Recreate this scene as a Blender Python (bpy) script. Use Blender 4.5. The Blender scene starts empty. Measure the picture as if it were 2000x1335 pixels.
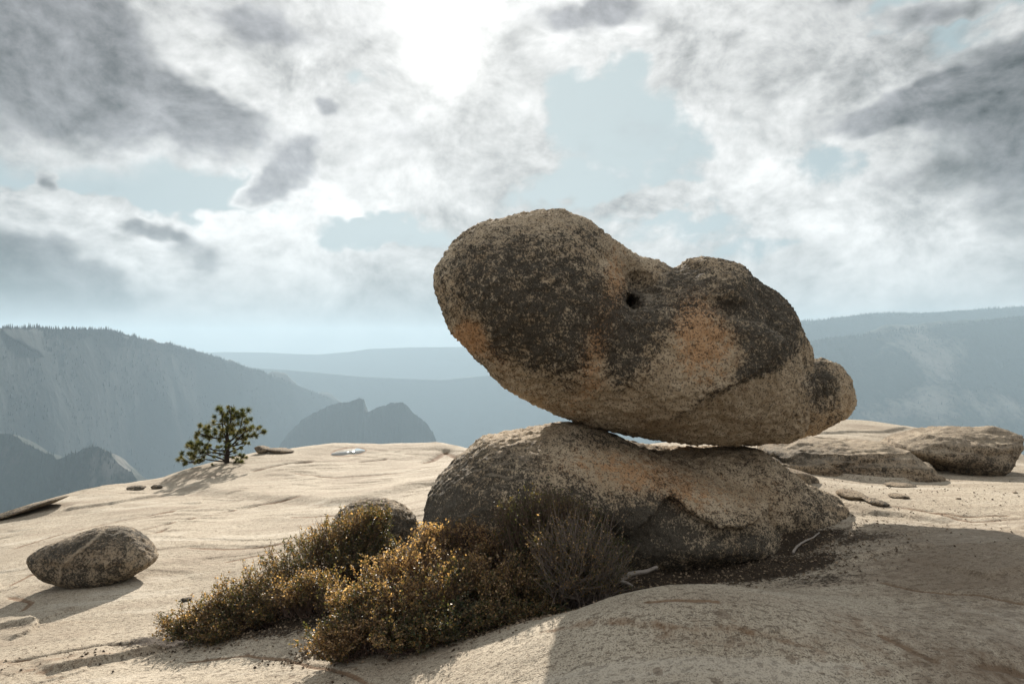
import bpy, math, random
import numpy as np
from mathutils import Vector

SC = bpy.context.scene
COL = SC.collection
R = math.radians
F, EYE = 1333.33, 1.55          # focal length in photo pixels (24 mm lens), eye height
rng = np.random.default_rng(7)

# ---------------------------------------------------------------- camera
cam = bpy.data.cameras.new('camera'); cam_o = bpy.data.objects.new('camera', cam); COL.objects.link(cam_o)
cam.lens = 24; cam.sensor_width = 36; cam.shift_y = 12.5/2000
cam.clip_start = 0.05; cam.clip_end = 60000
cam_o.location = (0, 0, EYE); cam_o.rotation_euler = (R(90), 0, 0)
SC.camera = cam_o

# ---------------------------------------------------------------- light and exposure
SUN_AZ, SUN_EL = R(-5.6), R(23.5)           # azimuth from +Y, elevation
SUN_DIR = Vector((math.sin(SUN_AZ)*math.cos(SUN_EL), math.cos(SUN_AZ)*math.cos(SUN_EL), math.sin(SUN_EL)))
sl = bpy.data.lights.new('sun', 'SUN'); sl.energy = 5.0; sl.angle = R(0.55); sl.color = (1.0, 0.915, 0.80)
so = bpy.data.objects.new('sun', sl); COL.objects.link(so)
so.rotation_euler = (-SUN_DIR).to_track_quat('-Z', 'Y').to_euler()
SC.view_settings.view_transform = 'Standard'; SC.view_settings.look = 'None'
SC.view_settings.gamma = 1; SC.view_settings.use_curve_mapping = False
SC.view_settings.exposure = 1.02
SKY_GAIN = 0.485                              # cloud radiance, before exposure
HAZE_DENSITY = 1.2e-4
SC.cycles.use_denoising = True
SC.cycles.max_bounces = 6; SC.cycles.diffuse_bounces = 3; SC.cycles.glossy_bounces = 2
SC.cycles.transmission_bounces = 3; SC.cycles.transparent_max_bounces = 8
SC.cycles.volume_bounces = 1
SC.cycles.sample_clamp_indirect = 6

# ---------------------------------------------------------------- node helpers
class NT:
    def __init__(s, nt): s.nt = nt; s.nt.nodes.clear()
    def n(s, typ, ins=None, **kw):
        nd = s.nt.nodes.new(typ)
        for k, v in kw.items(): setattr(nd, k, v)
        for k, v in (ins or {}).items(): s.put(nd.inputs[k], v)
        return nd
    def put(s, sock, v):
        if isinstance(v, bpy.types.Node): v = v.outputs[0]
        if isinstance(v, bpy.types.NodeSocket): s.nt.links.new(v, sock)
        elif isinstance(v, (tuple, list)) and len(v) == 3 and sock.type == 'RGBA': sock.default_value = (*v, 1)
        else: sock.default_value = v
    def m(s, op, a, b=0.0, c=0.0, clamp=False):
        nd = s.nt.nodes.new('ShaderNodeMath'); nd.operation = op; nd.use_clamp = clamp
        s.put(nd.inputs[0], a); s.put(nd.inputs[1], b)
        if op in ('MULTIPLY_ADD',): s.put(nd.inputs[2], c)
        return nd.outputs[0]
    def vm(s, op, a, b=(0, 0, 0)):
        nd = s.nt.nodes.new('ShaderNodeVectorMath'); nd.operation = op
        s.put(nd.inputs[0], a)
        if op == 'SCALE': s.put(nd.inputs['Scale'], b)
        else: s.put(nd.inputs[1], b)
        return nd.outputs['Value'] if op in ('LENGTH', 'DOT_PRODUCT', 'DISTANCE') else nd.outputs[0]
    def noise(s, vec, scale, detail=3, rough=.55, dist=0, color=False):
        nd = s.n('ShaderNodeTexNoise', {'Vector': vec, 'Scale': scale, 'Detail': detail, 'Roughness': rough, 'Distortion': dist})
        return nd.outputs['Color' if color else 'Fac']
    def ss(s, v, a, b, lo=0.0, hi=1.0, typ='SMOOTHSTEP'):
        nd = s.n('ShaderNodeMapRange', {'Value': v, 'From Min': a, 'From Max': b, 'To Min': lo, 'To Max': hi}, interpolation_type=typ)
        return nd.outputs[0]
    def mix(s, f, a, b, bt='MIX'):
        nd = s.nt.nodes.new('ShaderNodeMix'); nd.data_type = 'RGBA'; nd.blend_type = bt
        s.put(nd.inputs[0], f); s.put(nd.inputs[6], a); s.put(nd.inputs[7], b)
        return nd.outputs[2]

# ---------------------------------------------------------------- world: blue sky behind broken cloud
def azel(px, py):
    x, y, z = (px-1000)/F, 1.0, (680-py)/F
    return math.degrees(math.atan2(x, y)), math.degrees(math.atan2(z, math.hypot(x, y)))
# cloud masses: centre and radii in photo pixels, tilt in degrees, amount
WHITE = [(1750,430,350,220,0,.45),(1500,620,300,60,0,.4),(300,640,300,40,0,.3),(1050,620,300,200,0,.25),(60,430,110,50,0,.8),(190,470,160,70,0,.7),(300,560,190,90,10,.8),(470,560,200,100,0,.6),(640,600,170,70,5,.6),
         (560,470,120,80,40,.5),(780,560,150,80,0,.7),(120,290,150,32,-10,.6),(330,60,200,90,0,.55),(470,150,160,60,0,.4),
         (870,90,230,200,0,1.0),(1010,250,90,110,60,.7),(930,340,150,60,40,.5),(1200,150,140,110,0,.35),(1440,60,260,70,0,.6),
         (1420,190,170,60,-10,.5),(1600,130,200,80,-8,.5),(1500,330,260,60,0,.25),(1680,560,180,60,0,.55),(1900,520,180,80,0,.4),(1250,400,300,25,5,.5),
         (700,330,130,60,0,.4),(1940,30,60,40,0,.3),(1830,440,200,60,0,.25),(560,20,200,50,0,.4),(730,650,130,40,30,.5),(640,200,60,60,0,.3)]
DARK = [(40,110,230,170,-15,1.0),(250,185,260,75,-12,.9),(420,205,120,36,-14,.6),(140,50,200,70,0,.7),(500,50,90,40,0,.75),
        (1130,38,100,30,0,.8),(1220,10,70,30,0,.5),(520,355,62,34,35,.95),(580,300,36,50,-20,.75),(635,208,32,24,-30,.7),
        (60,520,190,70,-10,.85),(80,600,260,70,0,.9),(300,440,75,18,-8,.75),(230,460,60,30,10,.5),(88,360,16,30,0,.5),(360,470,30,60,-25,.35),
        (1950,215,260,60,-8,.9),(1980,310,220,70,5,.8),(1740,215,180,38,8,.65),(1990,110,120,60,0,.9),(1900,150,130,30,0,.5),
        (1830,20,120,25,0,.55),(1640,0,80,30,0,.4),(400,500,40,60,-20,.35),(410,540,30,60,0,.25),(1700,350,90,20,0,.2),(1980,420,120,60,0,.45),(720,20,60,30,0,.25)]
BLUE = [(1150,225,130,95,10,.9),(1270,120,50,40,-10,.7),(650,440,80,40,0,.9),(780,450,80,40,0,.9),(300,335,260,55,-5,.9),(700,140,50,40,0,.6),
        (1620,330,100,40,0,.7),(1250,350,200,26,0,.5),(1350,405,160,20,4,.6),(640,490,80,30,0,.5),(1330,240,110,60,0,.5),(1740,30,60,20,0,.5),(840,250,60,60,0,.35),(1550,470,160,20,0,.4),(500,360,0.1,0.1,0,0)]

world = bpy.data.worlds.new('World'); SC.world = world; world.use_nodes = True
def build_world():
    t = NT(world.node_tree)
    tc = t.n('ShaderNodeTexCoord').outputs['Generated']
    d = t.vm('NORMALIZE', tc)
    sep = t.n('ShaderNodeSeparateXYZ', {0: d})
    x, y, z = sep.outputs
    az = t.m('MULTIPLY', t.m('ARCTAN2', x, y), 57.2958)
    el = t.m('MULTIPLY', t.m('ARCSINE', z), 57.2958)
    p0 = t.n('ShaderNodeCombineXYZ', {0: az, 1: el, 2: 0.0}).outputs[0]
    dz = t.n('ShaderNodeCombineXYZ', {0: x, 1: y, 2: t.m('MULTIPLY', z, 1.35)}).outputs[0]
    w1 = t.vm('SCALE', t.vm('SUBTRACT', t.noise(dz, 4.5, 4, .58, color=True), (.5, .5, .5)), 7.0)
    w2 = t.vm('SCALE', t.vm('SUBTRACT', t.noise(dz, 22, 2, .6, color=True), (.5, .5, .5)), 3.4)
    p = t.vm('ADD', t.vm('ADD', p0, w1), w2)
    def blobs(lst, vec, prev=None, sz=1.3):
        acc = 0.0
        for (px, py, rx, ry, ang, amp) in lst:
            if amp == 0: continue
            a, e = azel(px, py)
            co = math.cos(R(a))
            # each lookup waits for the one before it (keeps the shader's working memory small)
            loc = (a, e, 0.0) if prev is None else t.n('ShaderNodeCombineXYZ', {0: a, 1: e, 2: prev}).outputs[0]
            mp = t.n('ShaderNodeMapping', {'Vector': vec, 'Location': loc, 'Rotation': (0, 0, R(ang)),
                     'Scale': (max(rx*.0430*co*sz, .4), max(ry*.0430*co*sz, .4), 1e5)}, vector_type='TEXTURE')
            l = t.vm('LENGTH', mp.outputs[0])
            g = t.ss(l, 0.0, 1.35, amp, 0.0)
            acc = t.m('ADD', acc, g); prev = acc
        return acc
    pd = t.vm('ADD', t.vm('ADD', p0, t.vm('SCALE', w1, .65)), t.vm('SCALE', w2, .7))
    W = blobs(WHITE, p); D = blobs(DARK, pd, W, 1.1); B = blobs(BLUE, p, D)
    n_big = t.noise(dz, 2.6, 5, .60, .3)
    n_mid = t.noise(dz, 8.0, 7, .62, .2)
    n_fine = t.noise(dz, 30.0, 3, .62)
    # shading noise: density here against density a little nearer the sun
    off = t.vm('ADD', dz, tuple(SUN_DIR*0.02))
    n_mid2 = t.noise(off, 8.0, 7, .62, .2)
    relief = t.m('SUBTRACT', n_mid, n_mid2)
    wv = t.vm('ADD', dz, t.vm('SCALE', w1, .006))
    def puffs(vec):
        vo = t.n('ShaderNodeTexVoronoi', {'Vector': vec, 'Scale': 10.0, 'Detail': 2.0, 'Roughness': .55}, feature='F1', normalize=True)
        return t.m('SUBTRACT', 1.0, vo.outputs['Distance'])
    puff = t.m('MINIMUM', puffs(wv), .80)
    infr = t.ss(y, .2, .5)                        # ahead of the camera the layout above rules, elsewhere plain broken cloud
    gen_w = t.m('MULTIPLY', t.m('SUBTRACT', 1.0, infr), .75)
    cw = t.m('ADD', t.m('ADD', W, gen_w), t.m('MULTIPLY', t.m('SUBTRACT', n_big, .5), 1.6))
    cw = t.m('ADD', cw, t.m('MULTIPLY', t.m('SUBTRACT', n_mid, .5), 1.5))
    cw = t.m('SUBTRACT', cw, t.m('MULTIPLY', B, 1.0))
    cw = t.m('ADD', cw, t.m('MULTIPLY', t.m('SUBTRACT', puff, .62), 1.3))
    cov = t.ss(cw, -.12, .28)
    dzs = t.n('ShaderNodeCombineXYZ', {0: x, 1: y, 2: t.m('MULTIPLY', z, 4.5)}).outputs[0]
    n_str = t.noise(dzs, 4.0, 4, .5)
    cd = t.m('ADD', D, t.m('MULTIPLY', t.m('SUBTRACT', n_mid, .5), 1.0))
    cd = t.m('ADD', cd, t.m('MULTIPLY', t.m('SUBTRACT', n_str, .5), .7))
    cd = t.m('ADD', cd, t.m('MULTIPLY', t.m('SUBTRACT', n_fine, .5), .45))
    dark = t.ss(cd, .04, .75)
    rim = t.m('MULTIPLY', t.ss(cd, -.22, .06), t.ss(t.m('ADD', D, 0.0), .02, .25))
    cov = t.m('MAXIMUM', cov, t.m('MULTIPLY', rim, .9))
    # sky between the clouds
    sky = t.n('ShaderNodeTexSky', sky_type='NISHITA', sun_disc=False)
    sky.sun_elevation = SUN_EL; sky.sun_rotation = SUN_AZ; sky.altitude = 2000; sky.dust_density = 4.0; sky.air_density = 1.0
    nis = t.vm('SCALE', sky.outputs[0], 0.10)
    dot0 = t.vm('DOT_PRODUCT', d, tuple(SUN_DIR)); dot = t.m('MAXIMUM', dot0, 0.0)
    wide = t.m('POWER', dot, 6.0)
    away = t.ss(dot0, -.6, .75, .85, 1.0, 'LINEAR')        # sky dims away from the sun
    thin = t.mix(t.ss(wide, 0.0, .9), (.33*SKY_GAIN, .45*SKY_GAIN, .50*SKY_GAIN), (.58*SKY_GAIN, .68*SKY_GAIN, .70*SKY_GAIN))
    thin = t.vm('SCALE', thin, away)
    nis = t.vm('MINIMUM', nis, (.35, .35, .35))
    base = t.mix(.85, nis, thin)
    # cloud brightness rises toward the sun
    lit = t.m('ADD', t.m('MULTIPLY', wide, .08), .69)
    lit = t.m('ADD', lit, t.m('MULTIPLY', relief, 2.0))
    lit = t.m('ADD', lit, t.m('MULTIPLY', t.m('SUBTRACT', n_big, .5), 1.8))
    lit = t.m('ADD', lit, t.m('MULTIPLY', t.m('SUBTRACT', n_fine, .5), .22))
    lit = t.m('ADD', lit, t.m('MULTIPLY', t.m('SUBTRACT', puff, .62), .55))
    lit = t.m('ADD', lit, t.m('MULTIPLY', rim, .10))
    lit = t.m('MULTIPLY', lit, away)
    lit = t.m('MULTIPLY', lit, SKY_GAIN)
    wc = t.vm('SCALE', (1.0, .99, .97), lit)
    c = t.mix(t.m('MULTIPLY', cov, .92), base, wc)
    dk = t.m('ADD', .065, t.m('ADD', t.m('MULTIPLY', wide, .34), t.m('MULTIPLY', relief, 1.0)))
    dk = t.m('ADD', dk, t.m('MULTIPLY', t.m('SUBTRACT', n_mid, .5), .32))
    dc = t.vm('SCALE', (.97, .98, 1.03), t.m('MULTIPLY', dk, SKY_GAIN))
    c = t.mix(t.m('MULTIPLY', dark, .93), c, dc)
    # brightness of the veiled sun
    g1 = t.m('MULTIPLY', t.m('POWER', dot, 80.0), .05)
    g2 = t.m('MULTIPLY', t.m('POWER', dot, 900.0), .8)
    g3 = t.m('MULTIPLY', t.m('POWER', dot, 3000.0), 3.0)
    glow = t.vm('SCALE', (1.0, .98, .93), t.m('MULTIPLY', t.m('ADD', t.m('ADD', g1, g2), g3), SKY_GAIN))
    c = t.vm('ADD', c, glow)
    world.cycles.sampling_method = 'MANUAL'; world.cycles.sample_map_resolution = 512
    c = t.vm('SCALE', c, t.ss(el, -2.0, 10.0, .30, 1.0))      # thicker air low down
    bg = t.n('ShaderNodeBackground', {'Color': c, 'Strength': 1.0})
    out = t.n('ShaderNodeOutputWorld', {'Surface': bg})
build_world()

# ---------------------------------------------------------------- numeric helpers
def P(px, py, Y): return np.array([(px-1000)/F*Y, Y, EYE-(py-680)/F*Y])
def smooth(a, b, v):
    t = np.clip((v-a)/(b-a), 0, 1); return t*t*(3-2*t)
_perm = np.random.default_rng(3).random((64, 64, 64)).astype(np.float32)
def vnoise(p):
    i = np.floor(p).astype(np.int64); f = (p-i).astype(np.float32); f = f*f*f*(f*(f*6-15)+10)
    i0 = i & 63; i1 = (i+1) & 63
    x0, y0, z0 = i0.T; x1, y1, z1 = i1.T; fx, fy, fz = f.T
    def L(a, b, t): return a+(b-a)*t
    return L(L(L(_perm[x0,y0,z0], _perm[x1,y0,z0], fx), L(_perm[x0,y1,z0], _perm[x1,y1,z0], fx), fy),
             L(L(_perm[x0,y0,z1], _perm[x1,y0,z1], fx), L(_perm[x0,y1,z1], _perm[x1,y1,z1], fx), fy), fz)
def fbm(p, scale, octs=4, gain=.5, seed=0):
    p = np.asarray(p, dtype=np.float64)*scale + seed*7.31; a = 1.0; s = 0; tot = 0
    for k in range(octs):
        s = s + a*(vnoise(p)-.5); tot += a; a *= gain; p = p*2.03+11.7
    return s/tot*2
def ridged(p, scale, octs=4, seed=0):
    p = np.asarray(p)*scale+seed*3.7; a = 1.0; s = 0; tot = 0
    for k in range(octs):
        s = s + a*(1-np.abs(vnoise(p)*2-1)*2); tot += a; a *= .5; p = p*2.1+5.1
    return s/tot
def seg_dist(u, v, pts, closed=False):
    """distance to a polyline, side (+ left of travel), param 0..1"""
    pts = np.asarray(pts, float); n = len(pts)
    best = np.full(u.shape, 1e9); side = np.zeros(u.shape); par = np.zeros(u.shape)
    rngi = range(n if closed else n-1)
    for i in rngi:
        a = pts[i]; b = pts[(i+1) % n]; e = b-a; L2 = (e**2).sum()+1e-12
        t = np.clip(((u-a[0])*e[0]+(v-a[1])*e[1])/L2, 0, 1)
        dx = u-(a[0]+t*e[0]); dy = v-(a[1]+t*e[1]); d = np.hypot(dx, dy)
        m = d < best
        best = np.where(m, d, best); side = np.where(m, np.sign(e[0]*dy-e[1]*dx), side); par = np.where(m, (i+t)/max(len(pts)-1, 1), par)
    return best, side, par
def inside_poly(u, v, pts):
    ins = np.zeros(u.shape, bool); n = len(pts); j = n-1
    for i in range(n):
        xi, yi = pts[i]; xj, yj = pts[j]
        if yi != yj:
            ins ^= ((yi > v) != (yj > v)) & (u < (xj-xi)*(v-yi)/(yj-yi)+xi)
        j = i
    return ins
def smooth_poly(pts, k=4):
    """closed Catmull-Rom"""
    pts = np.asarray(pts, float); n = len(pts); out = []
    for i in range(n):
        p0, p1, p2, p3 = pts[i-1], pts[i], pts[(i+1) % n], pts[(i+2) % n]
        for j in range(k):
            t = j/k
            out.append(.5*((2*p1)+(-p0+p2)*t+(2*p0-5*p1+4*p2-p3)*t*t+(-p0+3*p1-3*p2+p3)*t**3))
    return np.array(out)
def blur2(a, n):
    for ax in (0, 1):
        for _ in range(2):
            pad = [(0, 0), (0, 0)]; pad[ax] = (n+1, n)
            c = np.cumsum(np.pad(a, pad, mode='edge'), axis=ax)
            s1 = [slice(None)]*2; s2 = [slice(None)]*2
            s1[ax] = slice(2*n+1, None); s2[ax] = slice(None, -(2*n+1))
            a = (c[tuple(s1)]-c[tuple(s2)])/(2*n+1)
    return a

# ---------------------------------------------------------------- object helpers
def link(o, parent=None):
    COL.objects.link(o)
    if parent is not None: o.parent = parent
    return o
def tag(o, label=None, cat=None, group=None, kind=None):
    if label: o['label'] = label
    if cat: o['category'] = cat
    if group: o['group'] = group
    if kind: o['kind'] = kind
    return o
def mesh_np(name, verts, faces, mat=None, smooth_=True, attrs=None):
    """faces: (n,3) or (n,4) array, or a list of such arrays"""
    me = bpy.data.meshes.new(name)
    fl = faces if isinstance(faces, list) else [faces]
    verts = np.asarray(verts, np.float32)
    me.vertices.add(len(verts)); me.vertices.foreach_set('co', verts.ravel())
    tot = sum(f.size for f in fl); me.loops.add(tot)
    me.loops.foreach_set('vertex_index', np.concatenate([f.ravel() for f in fl]).astype(np.int32))
    cnt = np.concatenate([np.full(len(f), f.shape[1], np.int32) for f in fl])
    me.polygons.add(len(cnt))
    st = np.concatenate([[0], np.cumsum(cnt)[:-1]]).astype(np.int32)
    me.polygons.foreach_set('loop_start', st); me.polygons.foreach_set('loop_total', cnt)
    me.polygons.foreach_set('use_smooth', np.full(len(cnt), smooth_))
    me.update(calc_edges=True)
    if mat: me.materials.append(mat)
    for k, v in (attrs or {}).items():
        v = np.asarray(v, np.float32)
        if v.ndim == 1:
            at = me.attributes.new(k, 'FLOAT', 'POINT'); at.data.foreach_set('value', v)
        else:
            at = me.attributes.new(k, 'FLOAT_VECTOR', 'POINT'); at.data.foreach_set('vector', v.ravel())
    return me
def obj_np(name, verts, faces, mat=None, parent=None, smooth_=True, attrs=None, origin=None):
    verts = np.asarray(verts, np.float64)
    o0 = np.zeros(3) if origin is None else np.asarray(origin, float)
    po = np.array(parent.location) if parent is not None else np.zeros(3)
    o = bpy.data.objects.new(name, mesh_np(name, verts-o0, faces, mat, smooth_, attrs))
    o.location = o0-po if origin is not None else -po
    link(o, parent); return o
def empty(name, loc):
    o = bpy.data.objects.new(name, None); o.location = loc; o.empty_display_size = .1; return link(o)
def tubes(polys, radii, sides=5):
    """polys: list of (k,3) arrays, radii: list of (k,) arrays -> verts, faces"""
    V = []; Fq = []; base = 0
    ang = np.arange(sides)*2*math.pi/sides; ca, sa = np.cos(ang), np.sin(ang)
    for pl, rd in zip(polys, radii):
        pl = np.asarray(pl, float); k = len(pl)
        tg = np.gradient(pl, axis=0); tg /= np.linalg.norm(tg, axis=1, keepdims=True)+1e-9
        up = np.array([.31, .2, .93]) if abs(tg[0][2]) < .9 else np.array([1., .1, 0])
        a = np.cross(tg, up); a /= np.linalg.norm(a, axis=1, keepdims=True)+1e-9
        b = np.cross(tg, a)
        rd = np.asarray(rd, float)
        ring = pl[:, None, :]+rd[:, None, None]*(a[:, None, :]*ca[None, :, None]+b[:, None, :]*sa[None, :, None])
        V.append(ring.reshape(-1, 3))
        i = np.arange(k-1)[:, None]*sides; j = np.arange(sides)[None, :]; j2 = (j+1) % sides
        q = np.stack([i+j, i+j2, i+sides+j2, i+sides+j], -1).reshape(-1, 4)+base
        Fq.append(q); base += k*sides
    return np.concatenate(V), np.concatenate(Fq)

# ---------------------------------------------------------------- surface nets (implicit rocks)
def surface_nets(Fv, origin, h):
    nx, ny, nz = Fv.shape
    neg = Fv < 0
    corners = [(i, j, k) for i in (0, 1) for j in (0, 1) for k in (0, 1)]
    cnt = np.zeros((nx-1, ny-1, nz-1), np.int8)
    for (i, j, k) in corners: cnt += neg[i:nx-1+i, j:ny-1+j, k:nz-1+k]
    act = (cnt > 0) & (cnt < 8)
    idx = np.argwhere(act)
    vid = -np.ones(act.shape, np.int64); vid[act] = np.arange(len(idx))
    val = np.stack([Fv[idx[:, 0]+i, idx[:, 1]+j, idx[:, 2]+k] for (i, j, k) in corners], 1)
    acc = np.zeros((len(idx), 3)); num = np.zeros(len(idx))
    for a in range(8):
        for b in range(a+1, 8):
            ca, cb = np.array(corners[a]), np.array(corners[b])
            if np.abs(ca-cb).sum() != 1: continue
            va, vb = val[:, a], val[:, b]; cr = (va < 0) != (vb < 0)
            t = np.where(cr, va/np.where(cr, va-vb, 1), 0)
            acc += np.where(cr[:, None], ca[None]+t[:, None]*(cb-ca)[None], 0); num += cr
    V = (idx+acc/num[:, None])*h+origin
    faces = []
    for ax in range(3):
        s0 = [slice(1, -1)]*3; s1 = [slice(1, -1)]*3
        s0[ax] = slice(0, Fv.shape[ax]-1); s1[ax] = slice(1, Fv.shape[ax])
        a = neg[tuple(s0)]; b = neg[tuple(s1)]
        cr = np.argwhere(a != b); flip = a[tuple(cr.T)]
        base = cr.copy()
        o1, o2 = [(1, 2), (2, 0), (0, 1)][ax]
        base[:, o1] += 1; base[:, o2] += 1      # grid vertex index
        def cell(d1, d2):
            c = base.copy(); c[:, o1] -= d1; c[:, o2] -= d2; return vid[tuple(c.T)]
        q = np.stack([cell(1, 1), cell(0, 1), cell(0, 0), cell(1, 0)], 1)
        q[~flip] = q[~flip][:, ::-1]
        faces.append(q)
    return V, np.concatenate(faces)
def vnormals(V, Q):
    a, b, c, d = (V[Q[:, i]] for i in range(4))
    n = np.cross(c-a, d-b); N = np.zeros_like(V)
    for i in range(4): np.add.at(N, Q[:, i], n)
    return N/(np.linalg.norm(N, axis=1, keepdims=True)+1e-12)

def slab(out, Y0, Tf, Tb, Rr, sx=0., sz=0., pw=2.0, feat=None, zref=None):
    """one implicit lump: outline (photo px at distance Y0) swollen to a rounded body.
    Tf/Tb thickness front/back, Rr rounding radius; sx/sz lean of the mid plane."""
    poly = smooth_poly(out)
    tx, tz = (poly[:, 0]-1000)/F, -(poly[:, 1]-680)/F         # the outline lies on a leaning plane through the middle of the rock
    xr, zr = tx.mean()*Y0, EYE+tz.mean()*Y0
    Yp = (Y0-sx*xr-sz*(zr-EYE))/(1-sx*tx-sz*tz)
    w = np.stack([tx*Yp, EYE+tz*Yp], 1)
    # pull the outline in a little where perspective would let the swollen body bulge past it
    e = np.roll(w, -1, 0)-np.roll(w, 1, 0); nrm = np.stack([e[:, 1], -e[:, 0]], 1); nrm /= np.linalg.norm(nrm, axis=1, keepdims=True)+1e-9
    area = .5*np.sum(w[:, 0]*np.roll(w[:, 1], -1)-np.roll(w[:, 0], -1)*w[:, 1])
    if area < 0: nrm = -nrm
    s = (w[:, 0]*nrm[:, 0]+(w[:, 1]-EYE)*nrm[:, 1])/Yp
    kl = np.clip(1-s*(sx*nrm[:, 0]+sz*nrm[:, 1]), .5, 1.5)
    Tm = np.where(s > 0, Tf, Tb)
    w = w-nrm*(np.sqrt((Rr*kl)**2+(Tm*s)**2)-Rr*kl)[:, None]
    for _ in range(6 if Rr < .4 else 1): w = .5*w+.25*(np.roll(w, 1, 0)+np.roll(w, -1, 0))
    return dict(w=w, xr=xr, zr=zr, Y0=Y0, Tf=Tf, Tb=Tb, R=Rr, sx=sx, sz=sz, pw=pw, feat=feat)
def lump_field(L, X, Yg, Z, h):
    x2, z2 = X[:, 0, :], Z[:, 0, :]
    d, _, _ = seg_dist(x2, z2, L['w'], closed=True)
    ins = inside_poly(x2, z2, L['w'])
    d = np.where(ins, -d, d); db = blur2(d, max(1, int(.05/h)))
    d = d+(db-d)*smooth(.02, .12, -d)
    b = np.maximum(1+d/L['R'], 0)
    b = np.where(b < 1, b, 1+(b-1))
    zr, xr = L['zr'], L['xr']
    yc = L['Y0']+L['sx']*(x2-xr)+L['sz']*(z2-zr)
    yf = yc-L['Tf']*np.sqrt(np.maximum(1-np.clip(b, 0, 1)**2, 0))
    u = 1000+x2/yf*F; v = 680-(z2-EYE)/yf*F
    ft = L['feat'](u, v) if L['feat'] else 0*x2
    yy = Yg-yc[:, None, :]
    dep = 1-np.clip(b, 0, 1)**2                      # features fade out at the outline
    yy = np.where(yy < 0, np.minimum(yy+(ft*np.sqrt(np.maximum(dep, 0)))[:, None, :], 0.0)+0*yy, yy)
    a = np.abs(yy)/np.where(yy < 0, L['Tf'], L['Tb'])
    f = (a**L['pw']+(b**L['pw'])[:, None, :])**(1/L['pw'])-1
    return (f*min(L['Tf'], L['R'])).astype(np.float32)
def rock_mesh(lumps, h, k=.03, dips=(), zfloor=None):
    lo = np.array([min(l['w'][:, 0].min() for l in lumps), min(l['Y0']-l['Tf']-abs(l['sz'])*(np.ptp(l['w'][:, 1])*.6)-abs(l['sx'])*np.ptp(l['w'][:, 0])*.6 for l in lumps), min(l['w'][:, 1].min() for l in lumps)])-.15
    hi = np.array([max(l['w'][:, 0].max() for l in lumps), max(l['Y0']+l['Tb']+abs(l['sz'])*(np.ptp(l['w'][:, 1])*.6)+abs(l['sx'])*np.ptp(l['w'][:, 0])*.6 for l in lumps), max(l['w'][:, 1].max() for l in lumps)])+.15
    if zfloor is not None: lo[2] = max(lo[2], zfloor)
    n = np.ceil((hi-lo)/h).astype(int)+1
    ax = [lo[i]+np.arange(n[i])*h for i in range(3)]
    X, Yg, Z = (g.astype(np.float32) for g in np.meshgrid(*ax, indexing='ij'))
    f = None
    for l in lumps:
        g = lump_field(l, X, Yg, Z, h)
        if f is None: f = g
        else:
            t = np.clip(.5+.5*(f-g)/k, 0, 1); f = f+(g-f)*t-k*t*(1-t)
    for (c, r, kk) in dips:
        g = np.sqrt(((X-c[0])/r[0])**2+((Yg-c[1])/r[1])**2+((Z-c[2])/r[2])**2)-1
        g = -g*min(r); t = np.clip(.5-.5*(f-g)/kk, 0, 1); f = f+(g-f)*t+kk*t*(1-t)
    f[0], f[-1] = 1, 1; f[:, 0], f[:, -1] = 1, 1; f[:, :, 0], f[:, :, -1] = 1, 1
    V, Q = surface_nets(f, lo, h)
    return V, Q
def weather(V, Q, big=.02, mid=.010, fine=.004, seed=0, strata=0, sc=1.0, fine_mask=None, flake=.010):
    N = vnormals(V, Q)
    d = big*fbm(V, 2.2/sc, 3, seed=seed)+mid*fbm(V, 9/sc, 3, seed=seed+1)
    fm = 1.0 if fine_mask is None else fine_mask
    d = d+fm*fine*(fbm(V, 42/sc, 3, .6, seed=seed+2))
    n = (fbm(V, 1.7/sc, 4, .5, seed=seed+6)+.3*V[:, 2])*5; d = d+flake*smooth(.42, .58, n-np.floor(n))-flake*.9
    n = fbm(V, 3.1/sc, 4, .55, seed=seed+7)*4; d = d+flake*.7*smooth(.44, .56, n-np.floor(n))
    if strata:
        q = V*np.array([.7, .7, 8.0])+.35*fbm(V, 1.2, 2, seed=seed+4)[:, None]
        d = d+strata*ridged(q, 1.0, 3, seed=seed+5)
    V = V+N*d[:, None]
    return V, vnormals(V, Q)
def gauss(u, v, cx, cy, sx, sy, ang=0):
    c, s = math.cos(R(ang)), math.sin(R(ang)); du, dv = u-cx, v-cy
    a = du*c+dv*s; b = -du*s+dv*c
    return np.exp(-.5*((a/sx)**2+(b/sy)**2))
def line_step(u, v, pts, w, fade, sign=1):
    """1 on one side of a line, falling to 0 over `fade` away from it and past its ends"""
    d, s, t = seg_dist(u, v, pts); sd = d*s*sign
    endw = smooth(0, .12, t)*smooth(0, .12, 1-t)
    return smooth(-w, w, sd)*np.exp(-np.maximum(sd, 0)/fade)*endw
def line_groove(u, v, pts, w):
    d, s, t = seg_dist(u, v, pts)
    return np.exp(-.5*(d/w)**2)*smooth(0, .15, t)*smooth(0, .15, 1-t)

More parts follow.
